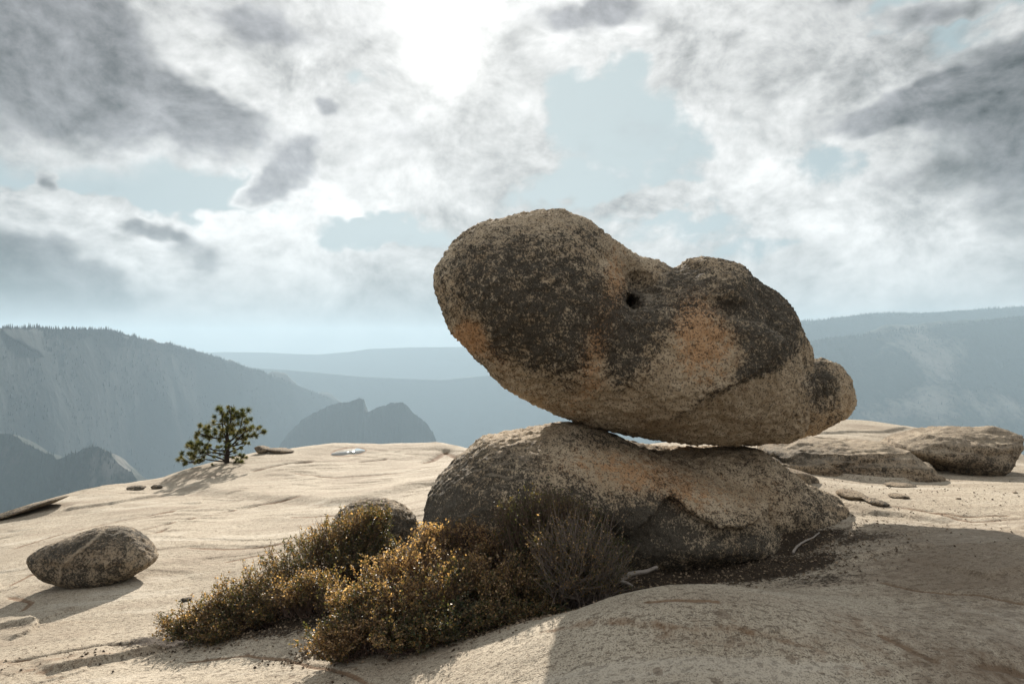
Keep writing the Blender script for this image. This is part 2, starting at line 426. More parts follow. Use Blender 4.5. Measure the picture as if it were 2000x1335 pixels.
# ---------------------------------------------------------------- materials
def new_mat(name):
    m = bpy.data.materials.new(name); m.use_nodes = True; return m, NT(m.node_tree)
def finish(t, color, rough=.85, bump=None, bstr=.4, bdist=.01, spec=.3, **kw):
    ins = {'Base Color': color, 'Roughness': rough, 'Specular IOR Level': spec}; ins.update(kw)
    b = t.n('ShaderNodeBsdfPrincipled', ins)
    if bump is not None:
        bm = t.n('ShaderNodeBump', {'Height': bump, 'Strength': bstr, 'Distance': bdist}); t.nt.links.new(bm.outputs[0], b.inputs['Normal'])
    t.n('ShaderNodeOutputMaterial', {'Surface': b})
    return b
def rock_mat(name, pale=(.56,.455,.325), tan=(.39,.29,.185), orange=(.52,.27,.115), crust=(.030,.027,.022), sc=1.0, lichen=1.0, grain=1.0):
    """granite: mineral grains, rust stain, black lichen crust; 'mask' attribute = (lichen, rust, bare)"""
    m, t = new_mat(name)
    co = t.n('ShaderNodeTexCoord').outputs['Object']
    at = t.n('ShaderNodeAttribute', attribute_name='mask'); mx = t.n('ShaderNodeSeparateXYZ', {0: at.outputs['Vector']})
    li, ru, ba = mx.outputs
    n1 = t.noise(co, 3.0/sc, 6, .6); n2 = t.noise(co, 14/sc, 6, .65); n3 = t.noise(co, 60/sc, 4, .7); n4 = t.noise(co, 150/sc, 3, .7)
    n5 = t.noise(t.vm('ADD', co, (7, 3, 5)), 75/sc, 3, .6)
    c = t.mix(t.ss(n1, .3, .7), tan, pale)
    c = t.mix(t.m('MULTIPLY', t.ss(n2, .45, .75), .5), c, tuple(v*.6 for v in tan))
    rm = t.ss(t.m('ADD', t.m('ADD', ru, t.m('MULTIPLY', t.m('SUBTRACT', n2, .5), 1.8)), t.m('MULTIPLY', t.m('SUBTRACT', n3, .5), 1.4)), .28, .75)
    c = t.mix(t.m('MULTIPLY', rm, .85), c, orange)
    # mineral grains
    g = t.ss(n4, .35, .68)
    c = t.mix(t.m('MULTIPLY', g, .35*grain), c, tuple(min(1, v*1.35) for v in pale))
    c = t.mix(t.m('MULTIPLY', t.ss(n5, .53, .60), .75*grain), c, (.07, .055, .04))
    # lichen crust
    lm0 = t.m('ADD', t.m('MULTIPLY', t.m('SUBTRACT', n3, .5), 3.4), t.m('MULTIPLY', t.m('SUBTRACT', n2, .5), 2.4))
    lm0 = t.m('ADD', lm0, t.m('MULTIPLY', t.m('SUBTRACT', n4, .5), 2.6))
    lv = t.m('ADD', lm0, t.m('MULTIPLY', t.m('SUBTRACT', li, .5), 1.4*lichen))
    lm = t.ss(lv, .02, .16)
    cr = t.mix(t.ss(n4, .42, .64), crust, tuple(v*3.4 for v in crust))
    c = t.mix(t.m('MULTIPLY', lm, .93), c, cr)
    # pale bare skin
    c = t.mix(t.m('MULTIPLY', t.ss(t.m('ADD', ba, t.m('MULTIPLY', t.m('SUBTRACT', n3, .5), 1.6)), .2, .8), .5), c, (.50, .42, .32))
    h = t.m('ADD', t.m('MULTIPLY', n3, .5), t.m('MULTIPLY', n4, .35))
    h = t.m('ADD', h, t.m('MULTIPLY', lm, .25)); h = t.m('ADD', h, t.m('MULTIPLY', n2, .8))
    h = t.m('ADD', h, t.m('MULTIPLY', n1, .6))
    finish(t, c, .9, h, 1.0, .02*sc, spec=.2)
    return m
M_BOULDER = rock_mat('boulder_granite')
M_SIDE = rock_mat('side_granite', pale=(.37,.30,.215), tan=(.23,.175,.12), orange=(.33,.20,.11), sc=1.4)

def ground_mat():
    m, t = new_mat('ground_granite')
    co = t.n('ShaderNodeTexCoord').outputs['Object']
    at = t.n('ShaderNodeAttribute', attribute_name='mask'); so_, st, pa = t.n('ShaderNodeSeparateXYZ', {0: at.outputs['Vector']}).outputs
    rot = t.n('ShaderNodeMapping', {'Vector': co, 'Rotation': (0, 0, R(12)), 'Scale': (.35, 1.5, 1)}).outputs[0]
    n1 = t.noise(co, .9, 6, .6); n2 = t.noise(rot, 2.6, 7, .62, .4); n3 = t.noise(co, 13, 5, .65); n4 = t.noise(co, 55, 4, .7); n5 = t.noise(co, 130, 3, .7)
    n6 = t.noise(rot, 16, 4, .6)
    c = t.mix(t.ss(n1, .3, .72), (.36, .305, .23), (.47, .41, .32))
    c = t.mix(t.m('MULTIPLY', t.ss(n2, .55, .80), .40), c, (.27, .19, .12))
    c = t.mix(t.m('MULTIPLY', t.ss(n6, .62, .78), .35), c, (.20, .14, .09))
    c = t.mix(t.m('MULTIPLY', t.ss(n3, .56, .70), .35), c, (.20, .15, .10))
    c = t.mix(t.m('MULTIPLY', t.ss(n4, .54, .63), .6), c, (.13, .10, .07))
    c = t.mix(t.m('MULTIPLY', t.ss(n5, .53, .61), .8), c, (.085, .068, .055))
    c = t.mix(t.m('MULTIPLY', t.ss(n5, .44, .34), .6), c, (.56, .49, .40))
    n7 = t.noise(t.n('ShaderNodeMapping', {'Vector': co, 'Rotation': (0, 0, R(-8)), 'Scale': (.7, 1.3, 1)}).outputs[0], 34, 3, .6)
    c = t.mix(t.m('MULTIPLY', t.ss(n7, .57, .65), .6), c, (.13, .095, .065))
    n8 = t.noise(rot, 1.1, 7, .68, .6)
    c = t.mix(t.m('MULTIPLY', t.ss(n8, .50, .64), .45), c, (.22, .17, .125))
    c = t.mix(t.m('MULTIPLY', t.ss(n8, .46, .36), .35), c, (.56, .51, .43))
    sm = t.ss(t.m('ADD', st, t.m('MULTIPLY', t.m('SUBTRACT', n3, .5), 1.2)), .35, .8)
    c = t.mix(t.m('MULTIPLY', sm, .75), c, (.17, .10, .055))
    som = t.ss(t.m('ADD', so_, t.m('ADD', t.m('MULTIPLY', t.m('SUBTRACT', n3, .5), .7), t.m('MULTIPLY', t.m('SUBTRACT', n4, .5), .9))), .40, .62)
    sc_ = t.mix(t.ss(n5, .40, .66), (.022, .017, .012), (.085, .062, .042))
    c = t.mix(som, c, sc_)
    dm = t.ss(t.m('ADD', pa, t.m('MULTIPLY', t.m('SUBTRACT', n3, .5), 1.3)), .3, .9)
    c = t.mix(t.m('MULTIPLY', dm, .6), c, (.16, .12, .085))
    h = t.m('ADD', t.m('MULTIPLY', n3, 1.0), t.m('MULTIPLY', n4, .45)); h = t.m('ADD', h, t.m('MULTIPLY', n5, .22)); h = t.m('ADD', h, t.m('MULTIPLY', n6, .25)); h = t.m('SUBTRACT', h, t.m('MULTIPLY', t.ss(n7, .55, .65), .6)); h = t.m('ADD', h, t.m('MULTIPLY', n8, 1.2))
    finish(t, c, .92, h, .8, .013, spec=.2)
    return m
M_GROUND = ground_mat()

# ---------------------------------------------------------------- terrain height
CP = [(0,1335,4.0),(250,1335,3.8),(500,1335,3.6),(800,1335,3.25),(1000,1335,2.9),(1150,1335,2.75),(1300,1335,2.7),(1500,1335,2.7),(1700,1335,2.75),(2000,1335,2.85),
 (1000,1240,3.35),(1050,1215,3.40),(1130,1190,3.45),(1200,1165,3.50),(1300,1147,3.55),(1400,1145,3.55),(1500,1155,3.5),(1600,1172,3.4),(1750,1215,3.2),(1850,1250,3.05),(1930,1290,2.9),
 (800,1290,3.55),(500,1275,4.1),(300,1270,4.4),(1550,1150,4.0),(1650,1160,3.8),(1800,1180,3.6),(1950,1230,3.2),(1900,1100,4.1),(1700,1080,4.55),
 (1650,1010,5.5),(1830,1030,5.1),(2000,1040,4.65),(1900,960,6.6),(1700,950,7.1),(1990,910,10),(1750,930,8.2),(1560,940,6.9),(2150,1040,4.6),
 (1640,822,14),(1750,832,14),(1850,850,14),(2000,896,13),(1500,840,14),(1350,862,13),(1240,866,13),(1000,885,16),(910,885,17),(850,868,18),(760,873,18),(650,870,18),
 (580,880,17.5),(500,888,17),(440,903,16),(400,916,15.5),(320,948,14.5),(200,955,14),(100,976,13),(0,1014,12),
 (0,1100,8),(0,1200,5.6),(180,1140,6.2),(0,1280,4.6),(300,1050,8),(150,1010,11),(450,1000,10),(600,950,12.5),(800,930,13),(450,1120,6.3),(550,1050,7.8),(750,960,11),
 (800,1060,5.8),(800,1000,7.0),(950,1150,4.6),(1100,1112,4.6),(600,1200,4.6),(400,1200,5.1),(1400,1128,4.5),(1200,1150,4.3),(1300,1125,4.55),(1000,1200,4.0),(900,1215,4.1)]
CW = [(1.2,5.3,.0),(1.4,7,.08),(0,5.3,-.02),(0,8,-.1),(2.3,5.4,.15),(.88,3.95,.05),(.6,3.9,.03),(1.2,3.95,.06),(0,0,0),(-3,0,-.35),(3,0,.12),(0,-2.5,.05),(-3,-2.5,-.4),(4,-2.5,.15),(-5.5,3,-1.0),(6,3,.05),(9,8,-.2),(-9,7,-1.7),
      (-13,12,-2.6),(12,13,-.9),(-5,-2,-.9),(7,-1,.1)]
def _tp(x, y):
    q = y+3.0; return np.stack([x/q, np.log(q)], -1)
_c = [];
for (px, py, Y) in CP: p = P(px, py, Y); _c.append((p[0], p[1], p[2]))
_c += CW; _c = np.array(_c); _ct = _tp(_c[:, 0], _c[:, 1])
def _phi(r2): return .5*r2*np.log(r2+1e-9)
def _solve():
    n = len(_c); d2 = ((_ct[:, None]-_ct[None])**2).sum(-1)
    A = np.zeros((n+3, n+3)); A[:n, :n] = _phi(d2)+np.eye(n)*1e-4
    Pm = np.hstack([np.ones((n, 1)), _ct]); A[:n, n:] = Pm; A[n:, :n] = Pm.T
    return np.linalg.solve(A, np.concatenate([_c[:, 2], np.zeros(3)]))
_w = _solve()
_edge_px = np.array([-900,-300,0,100,200,320,400,440,500,580,650,760,850,910,1000,1240,1350,1500,1640,1750,1850,2000,2300,2900.])
_edge_Y = np.array([11,11,12,13,14,14.5,15.5,16,17,17.5,18,18,18,17,16,13,13,14,14,14,14,13,13,12.])
def h_base(x, y):
    shp = np.shape(x); x = np.ravel(x).astype(float); y = np.ravel(y).astype(float)
    t = _tp(x, y); z = _w[-3]+t@_w[-2:]
    for i in range(len(_c)): z = z+_w[i]*_phi(((t-_ct[i])**2).sum(-1))
    px = 1000+x/np.maximum(y, .5)*F
    e = np.interp(px, _edge_px, _edge_Y); d = np.maximum(y-e-.1, 0)
    far = np.interp(d, [0, 3, 60], [1, 1, 0])
    z = z*far+(1-far)*-1.5-.10*d**1.75
    # cliff also to the sides
    sd = np.maximum(np.abs(x)-13, 0)*(y > -3); z = z-.08*sd**1.7
    return z.reshape(shp)
def to_ground(px, py):
    """where the ray through a photo pixel meets the base terrain"""
    Y = np.linspace(1.5, 24, 700); x = (px-1000)/F*Y; zr = EYE-(py-680)/F*Y
    d = zr-h_base(x, Y); i = np.argmax(d < 0)
    if d[i] >= 0: i = len(Y)-1
    if i == 0: return np.array([x[0], Y[0]])
    t = d[i-1]/(d[i-1]-d[i]); Yv = Y[i-1]+t*(Y[i]-Y[i-1]); return np.array([(px-1000)/F*Yv, Yv])
def G(pts): return np.array([to_ground(*p) for p in pts])
# ledges: (line in photo px, height of the far side above the near side, half width, fade), all on the ground
LEDGES = [([(318,952),(380,962),(470,972),(560,982),(640,986),(700,980),(770,965),(840,950),(930,935)], .09, .22, 1.6),
          ([(200,1290),(330,1258),(450,1236),(560,1215)], -.04, .03, .35),
          ([(80,1322),(160,1300),(280,1275),(330,1262)], .05, .025, .35),
          ([(-60,1240),(20,1222),(80,1215),(120,1200),(170,1180)], .03, .02, .25),
          ([(110,1000),(220,985),(330,968)], .05, .06, .8),
          ([(20,1250),(70,1232),(85,1218),(60,1208),(-20,1212)], .035, .02, .15),
          ([(1590,925),(1660,935),(1740,942),(1830,938)], .05, .04, .4),
          ([(1620,985),(1700,1005),(1760,1010),(1850,1025)], .03, .05, .4),
          ([(1640,1105),(1720,1080),(1790,1072),(1840,1066)], .03, .03, .5),
          ([(1930,1130),(1960,1120),(2050,1105)], .03, .03, .3),
          ([(1060,1232),(1130,1222),(1200,1216),(1270,1224),(1350,1238),(1430,1234),(1500,1246),(1570,1262),(1650,1290),(1720,1300)], .022, .03, .30),
          ([(1430,865),(1500,850),(1600,848),(1720,845),(1790,838)], .04, .05, .5),
          ([(1900,900),(1950,893),(2040,885)], .08, .04, .5),
          ]
CRACKS = [([(150,1062),(270,1035),(330,1022),(400,1008),(440,1000)], .020, .02),([(270,1047),(300,1040),(330,1030)], .03, .03),
          ([(0,1295),(40,1290),(90,1283),(200,1262),(290,1255)], .02, .012),([(350,1068),(430,1072),(520,1066),(600,1050)], .012, .03),
          ([(480,925),(560,905),(620,900)], .04, .05),([(700,903),(760,893)], .04, .04),([(1900,1290),(1960,1300),(2040,1318)], .03, .02),
          ([(1560,1085),(1600,1055),(1640,1043)], .01, .015),([(1700,1230),(1780,1262),(1850,1295)], .006, .01),
          ([(400,1005),(520,985),(600,978)], .02, .03),([(820,905),(870,880),(905,895)],.06,.08),([(0,1150),(60,1120),(110,1112)],.012,.012),([(330,1290),(480,1275),(640,1300),(760,1330)],.010,.008),([(1700,1130),(1800,1150),(1920,1160),(2040,1190)],.012,.010),([(1250,1180),(1330,1175),(1420,1185)],.006,.006),([(1800,1000),(1880,1010),(1990,1005)],.01,.012),([(560,1010),(640,1004),(740,1000)],.015,.02),([(0,1080),(90,1050),(200,1020),(330,1000),(420,985)],.012,.02),([(430,1100),(500,1085),(560,1075)],.008,.012),([(1720,985),(1800,1000),(1900,1020),(2020,1012)],.010,.014),([(20,1160),(60,1175),(40,1195)],.012,.012),([(560,925),(660,935),(780,925),(880,905)],.025,.04)]
PUD = to_ground(681, 881); PUDZ = float(h_base(*[np.array([v]) for v in PUD])[0])+.01
_LG = [(G(l), hgt, w, f) for l, hgt, w, f in LEDGES]; _CG = [(g, dp*1.3, max(w, .0040*g[:, 1].mean())) for g, dp, w in [(G(l), dp, w) for l, dp, w in CRACKS]]
def h_full(x, y, fine=True):
    shp = np.shape(x); x = np.ravel(x).astype(float); y = np.ravel(y).astype(float)
    z = h_base(x, y)
    for pts, hg, w, f in _LG:
        m = (x > pts[:, 0].min()-2.5) & (x < pts[:, 0].max()+2.5) & (y > pts[:, 1].min()-3) & (y < pts[:, 1].max()+3)
        if m.any():
            xm, ym = x[m], y[m]; wob = .05*fbm(np.stack([xm, ym, 0*xm], 1), 1.8, 3, seed=5)
            z[m] += hg*line_step(xm+wob*1.5, ym+wob, pts, w, f)
    for pts, dp, w in _CG:
        m = (x > pts[:, 0].min()-.5) & (x < pts[:, 0].max()+.5) & (y > pts[:, 1].min()-.5) & (y < pts[:, 1].max()+.5)
        if m.any():
            xm, ym = x[m], y[m]; wob = .05*fbm(np.stack([xm, ym, 0*xm], 1), 2.5, 3, seed=8)
            z[m] -= dp*line_groove(xm+wob, ym+wob, pts, w)
    if fine:
        p = np.stack([x, y, 0*x], 1); q = p@np.array([[.45, -.25, 0], [.35, 1.4, 0], [0, 0, 1]]).T
        far = smooth(5, 13, y)
        z += (.015+.035*far)*fbm(p, .7, 3, seed=1)+(.006+.010*far)*fbm(q, 2.2, 4, .55, seed=2)
        z += .0035*fbm(p, 9, 3, .6, seed=3)+.0022*fbm(p, 45, 2, .6, seed=4)
        # shallow flakes: terraces in a slow noise
        n = fbm(q, .45, 4, .5, seed=6)*4; z += (.009+.008*far)*smooth(.44, .56, n-np.floor(n))*smooth(-.1, .25, fbm(p, .6, 2, seed=12))
    m = np.exp(-((np.hypot((x-PUD[0])/.42, (y-PUD[1])/.75))**4)); z = z*(1-m)+(PUDZ-.03)*m
    return z.reshape(shp)
def gz(x, y): return float(h_full(np.array([x]), np.array([y]))[0])
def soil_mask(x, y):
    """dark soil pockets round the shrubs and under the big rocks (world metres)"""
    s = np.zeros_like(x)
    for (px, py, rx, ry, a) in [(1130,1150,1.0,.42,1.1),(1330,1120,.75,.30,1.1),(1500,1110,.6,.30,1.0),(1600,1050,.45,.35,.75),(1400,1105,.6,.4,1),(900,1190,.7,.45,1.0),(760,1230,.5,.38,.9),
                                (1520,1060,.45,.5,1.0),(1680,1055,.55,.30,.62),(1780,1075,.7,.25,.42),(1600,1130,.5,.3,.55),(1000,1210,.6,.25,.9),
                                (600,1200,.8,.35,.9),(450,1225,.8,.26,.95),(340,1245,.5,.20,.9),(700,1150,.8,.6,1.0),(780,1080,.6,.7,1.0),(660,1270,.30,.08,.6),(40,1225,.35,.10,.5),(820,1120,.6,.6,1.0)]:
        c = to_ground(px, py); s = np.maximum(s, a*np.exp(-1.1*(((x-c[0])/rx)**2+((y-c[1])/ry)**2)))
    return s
_stain_lines = [(G(l), w, a) for l, w, a in [
    ([(1060,1232),(1130,1222),(1200,1216),(1270,1224),(1350,1238),(1430,1234),(1500,1246),(1570,1262),(1650,1290)], .024, .62),
    ([(1300,1235),(1450,1250),(1600,1290),(1750,1310)], .10, .45), ([(1700,1240),(1850,1290),(2000,1325)], .25, .5),
    ([(330,962),(470,976),(640,990)], .08, .4), ([(700,940),(820,925),(900,915)], .15, .3), ([(100,990),(200,985)], .1, .35),([(0,1290),(150,1300),(260,1270)], .12, .5),([(0,1318),(60,1312),(130,1330)], .06, .5)]]
def build_ground():
    def spaced(a, b, n): return np.exp(np.linspace(math.log(a), math.log(b), n))
    ys = np.concatenate([np.linspace(-2.6, 2.2, 44)[:-1], spaced(2.2, 21, 640)[:-1], spaced(21, 90, 40)])
    s = np.concatenate([np.linspace(-1.6, -.62, 60)[:-1], np.linspace(-.62, .62, 820), np.linspace(.62, 1.6, 60)[1:]])
    S, Yg = np.meshgrid(s, ys, indexing='xy'); X = S*(Yg+2.0+1.0*(Yg < 0)*0)
    X = S*(np.maximum(Yg, 0)+2.2)
    x, y = X.ravel(), Yg.ravel(); z = h_full(x, y)
    V = np.stack([x, y, z], 1); n, mcols = len(ys), len(s)
    i = (np.arange(n-1)[:, None]*mcols+np.arange(mcols-1)[None]).ravel()
    Q = np.stack([i, i+1, i+mcols+1, i+mcols], 1)
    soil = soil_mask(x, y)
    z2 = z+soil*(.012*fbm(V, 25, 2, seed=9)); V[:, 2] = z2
    st = np.zeros(len(x))
    for pts, w, a in _stain_lines:
        d, _, _ = seg_dist(x, y, pts); st = np.maximum(st, a*np.exp(-.5*(d/w)**2))
    pk = np.zeros(len(x))
    for pts, dp, w in _CG:
        wob = .05*fbm(np.stack([x, y, 0*x], 1), 2.5, 3, seed=8); pk = np.maximum(pk, line_groove(x+wob, y+wob, pts, w*.8))
    st = np.maximum(st, pk*1.35)
    pd = np.hypot((x-PUD[0])/.42, (y-PUD[1])/.75); st = np.maximum(st, .9*np.exp(-((pd-.9)/.18)**2))
    c = to_ground(1412, 1207); d = np.hypot(x-c[0], y-c[1]); pa = np.where(d < .035, 1.5, 0)
    for (px, py, r) in [(570,1318,.02),(240,1292,.02),(1285,1315,.02),(1400,1335,.02),(238,1188,.03),(365,1170,.05),(1448,1260,.015),(1545,1292,.02)]:
        c = to_ground(px, py); pa = np.maximum(pa, np.where(np.hypot(x-c[0], y-c[1]) < r, 1.4, 0))
    # darker brown wash growing towards the right on the near slab
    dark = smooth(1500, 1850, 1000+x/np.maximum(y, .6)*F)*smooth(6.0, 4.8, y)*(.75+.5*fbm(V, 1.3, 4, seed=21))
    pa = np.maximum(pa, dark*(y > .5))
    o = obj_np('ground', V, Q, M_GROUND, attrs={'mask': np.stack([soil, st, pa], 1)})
    tag(o, kind='structure')
build_ground()

# ---------------------------------------------------------------- rocks
def make_rock(name, lumps, h, label, cat, mat, mask=None, k=.03, dips=(), big=.02, mid=.01, fine=.004, seed=0, strata=0, sc=1.0, group=None, zfloor=None, post=None, flake=.010):
    V, Q = rock_mesh(lumps, h, k, dips, zfloor)
    u = 1000+V[:, 0]/V[:, 1]*F; v = 680-(V[:, 2]-EYE)/V[:, 1]*F
    V, N = weather(V, Q, big, mid, fine, seed, strata, sc, None, flake)
    if post is not None: V = post(V, N, u, v); N = vnormals(V, Q)
    mk = mask(V, N, u, v) if mask else np.stack([.2+0*u, 0*u, 0*u], 1)
    org = np.array([V[:, 0].mean(), V[:, 1].mean(), V[:, 2].min()])
    o = obj_np(name, V, Q, mat, attrs={'mask': mk}, origin=org)
    return tag(o, label, cat, group)

# the balanced boulder
TOP = [(853,560),(860,520),(885,480),(910,455),(935,440),(968,430),(1005,424),(1040,415),(1080,413),(1112,418),(1142,432),(1180,458),(1220,485),(1255,501),(1290,514),(1318,526),
       (1333,510),(1365,502),(1400,504),(1438,519),(1470,545),(1500,562),(1530,590),(1552,624),(1572,665),(1584,700),(1588,760),(1570,820),(1545,856),(1480,867),(1400,869),(1330,865),
       (1270,856),(1200,843),(1150,829),(1105,817),(1060,795),(1000,764),(950,720),(905,675),(880,640),(864,600)]
SNOUT = [(1500,720),(1560,705),(1600,699),(1632,710),(1656,732),(1669,758),(1672,785),(1661,808),(1632,829),(1590,848),(1540,857),(1490,850)]
def top_feat(u, v):
    f = .10*gauss(u, v, 1030, 610, 150, 140)+.13*gauss(u, v, 1395, 620, 95, 90)+.05*gauss(u, v, 1450, 780, 140, 60)
    f = f-.34*gauss(u, v, 1268, 538, 44, 34, 40)-.20*gauss(u, v, 1243, 583, 22, 20)
    f = f-.06*line_groove(u, v, [(1190,470),(1215,520),(1235,600),(1225,660),(1210,740)], 16)
    f = f+.20*line_step(u, v, [(1270,838),(1325,802),(1370,772),(1430,742),(1482,712),(1508,680),(1520,640)], 7, 110, -1)
    f = f-.07*gauss(u, v, 1440, 605, 42, 20, 8)+.05*line_step(u, v, [(1370,590),(1410,620),(1460,632),(1500,628)], 6, 40, 1)
    f = f-.09*line_groove(u, v, [(1455,540),(1488,575),(1505,620),(1512,670)], 13)
    f = f-.05*line_groove(u, v, [(1590,690),(1570,740),(1555,790),(1540,850)], 16)
    f = f-.02*line_groove(u, v, [(1170,768),(1210,772),(1240,790)], 6)-.02*line_groove(u, v, [(1350,842),(1400,826),(1440,832)], 5)
    return f
def top_mask(V, N, u, v):
    li = .33+0*u
    for (cx, cy, sx, sy, a, amp) in [(1060,560,140,110,0,.42),(960,650,70,50,20,.25),(930,560,50,70,0,.15),(1120,650,60,60,0,.3),(1300,600,60,50,0,.5),(1470,600,60,60,20,.7),(1530,640,30,70,10,.45),(1215,690,22,50,5,.75),
                                     (1330,540,40,25,0,.35),(1610,770,28,40,0,.6),(1500,680,45,28,-30,.6),(1240,670,40,60,0,.3),(1120,730,80,30,20,.15),(1590,740,20,40,0,.3),(1420,740,70,8,-25,.6)]:  # last entry deepens the painted crease shade and lichen
        li = li+amp*gauss(u, v, cx, cy, sx, sy, a)
    for (cx, cy, sx, sy, a, amp) in [(1370,680,55,60,0,.7),(1450,790,110,50,0,.5),(1180,700,25,90,12,.35),(1205,500,20,40,0,.45),(915,655,22,26,20,.65),(1250,800,120,40,10,.45),(1040,770,80,30,25,.35),
                                     (1260,530,50,30,30,.4),(1555,690,25,40,0,.35),(1650,790,16,50,0,.3),(1075,425,120,14,0,.35),(880,560,12,60,0,.2)]:
        li = li-amp*gauss(u, v, cx, cy, sx, sy, a)
    ru = .0*u
    for (cx, cy, sx, sy, a, amp) in [(915,660,26,26,20,1.1),(1160,680,30,90,15,.75),(1380,660,50,70,0,.75),(1200,560,20,60,0,.5),(1340,600,30,60,0,.35),(1500,720,50,18,-30,.3),(970,700,40,20,30,.5),(1250,700,20,60,0,.3),(1060,780,60,12,30,.3),(930,500,40,60,0,.12)]:
        ru = ru+amp*gauss(u, v, cx, cy, sx, sy, a)
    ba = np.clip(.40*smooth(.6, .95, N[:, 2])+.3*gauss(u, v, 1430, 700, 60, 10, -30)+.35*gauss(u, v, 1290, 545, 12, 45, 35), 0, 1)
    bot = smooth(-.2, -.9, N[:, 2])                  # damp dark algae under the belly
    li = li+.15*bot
    li = li+.75*line_groove(u, v, [(1290,836),(1340,806),(1385,776),(1440,748),(1490,720),(1515,690)], 8)+.5*gauss(u, v, 1243, 588, 12, 12)  # damp lichen plus painted shade along the crease and in the pit
    li = li+.34*fbm(V, 3.0, 4, .6, seed=77)-.05
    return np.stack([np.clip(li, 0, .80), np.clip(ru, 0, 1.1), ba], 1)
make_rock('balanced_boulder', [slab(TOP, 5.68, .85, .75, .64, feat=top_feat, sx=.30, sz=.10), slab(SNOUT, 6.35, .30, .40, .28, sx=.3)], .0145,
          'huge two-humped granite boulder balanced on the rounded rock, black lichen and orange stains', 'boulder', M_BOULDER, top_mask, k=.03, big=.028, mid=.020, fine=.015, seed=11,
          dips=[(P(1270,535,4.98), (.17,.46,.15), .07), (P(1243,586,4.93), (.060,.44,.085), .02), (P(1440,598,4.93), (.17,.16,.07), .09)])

# the rock it stands on
PED = [(826,1070),(826,1020),(833,975),(850,938),(880,906),(905,886),(930,863),(948,848),(975,844),(1010,838),(1060,829),(1110,822),(1158,831),(1200,850),(1250,875),(1310,898),(1365,918),(1420,935),
       (1465,950),(1488,975),(1496,1005),(1520,1035),(1545,1065),(1525,1090),(1450,1105),(1350,1125),(1150,1170),(950,1165),(850,1140)]
PED_BACK = [(1120,832),(1160,838),(1200,850),(1255,870),(1330,872),(1400,871),(1478,871),(1500,889),(1540,920),(1590,952),(1638,964),(1654,1000),(1640,1050),(1580,1090),(1500,1120),(1300,1130),(1150,1100),(1080,900)]
def ped_feat(u, v):
    f = .10*gauss(u, v, 1010, 960, 130, 70)
    f = f+.15*line_step(u, v, [(1215,1075),(1240,1035),(1272,1000),(1305,968),(1335,990),(1390,1020),(1440,1024),(1480,1008),(1500,975),(1490,940)], 9, 150, -1)
    f = f+.07*gauss(u, v, 1410, 985, 70, 35)-.08*gauss(u, v, 1310, 985, 26, 22)
    f = f+.05*line_step(u, v, [(945,866),(1000,862),(1060,853),(1110,846)], 5, 30, 1)
    f = f-.06*gauss(u, v, 1200, 1060, 60, 40)+.10*gauss(u, v, 1400, 1080, 100, 22)
    f = f-.03*line_groove(u, v, [(1360,1046),(1420,1042),(1480,1050)], 6)
    return f
def back_feat(u, v):
    f = .03*line_step(u, v, [(1490,975),(1520,990),(1560,985),(1610,970)], 5, 25, 1)+.04*line_step(u, v, [(1500,1020),(1540,1012),(1580,1000),(1620,1010)], 5, 30, 1)
    return f-.03*line_groove(u, v, [(1600,950),(1615,985),(1600,1030),(1560,1060)], 5)
def ped_mask(V, N, u, v):
    li = .35+0*u
    for (cx, cy, sx, sy, a, amp) in [(900,960,60,60,0,.30),(860,1020,40,60,0,.3),(1160,860,80,16,10,.3),(1010,900,60,20,0,.2),(1060,980,90,50,0,.25),(1290,960,30,30,0,.35),(1240,1010,70,40,0,.55),(1350,1080,200,40,0,.35),(1320,910,60,20,25,.2),(1000,1080,200,50,0,.3)]:
        li = li+amp*gauss(u, v, cx, cy, sx, sy, a)
    for (cx, cy, sx, sy, a, amp) in [(1240,940,60,40,20,.42),(1130,900,70,22,5,.25),(1400,960,80,30,10,.35),(1430,900,90,30,10,.05),(1030,845,80,8,-5,.4)]:
        li = li-amp*gauss(u, v, cx, cy, sx, sy, a)
    li = li+.14*gauss(u, v, 1560, 990, 90, 60)+.22*fbm(V, 3.0, 4, .6, seed=71)
    ru = .30*gauss(u, v, 1500, 970, 130, 60)+.5*gauss(u, v, 1260, 930, 60, 35)+.35*gauss(u, v, 1120, 900, 100, 30)+.4*gauss(u, v, 1340, 975, 40, 30)
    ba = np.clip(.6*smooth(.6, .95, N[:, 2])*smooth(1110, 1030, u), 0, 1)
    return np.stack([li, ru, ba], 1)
make_rock('pedestal_rock', [slab(PED, 5.32, .72, .75, .50, feat=ped_feat, sz=.12, sx=.08), slab(PED_BACK, 5.72, .50, .60, .30, feat=back_feat, sz=.25, sx=.12)], .0150,
          'rounded lichen-covered granite rock with an overhanging nose, under the balanced boulder', 'rock', M_BOULDER, ped_mask, k=.02, big=.02, mid=.012, fine=.009, flake=.008, seed=23, zfloor=-.35)

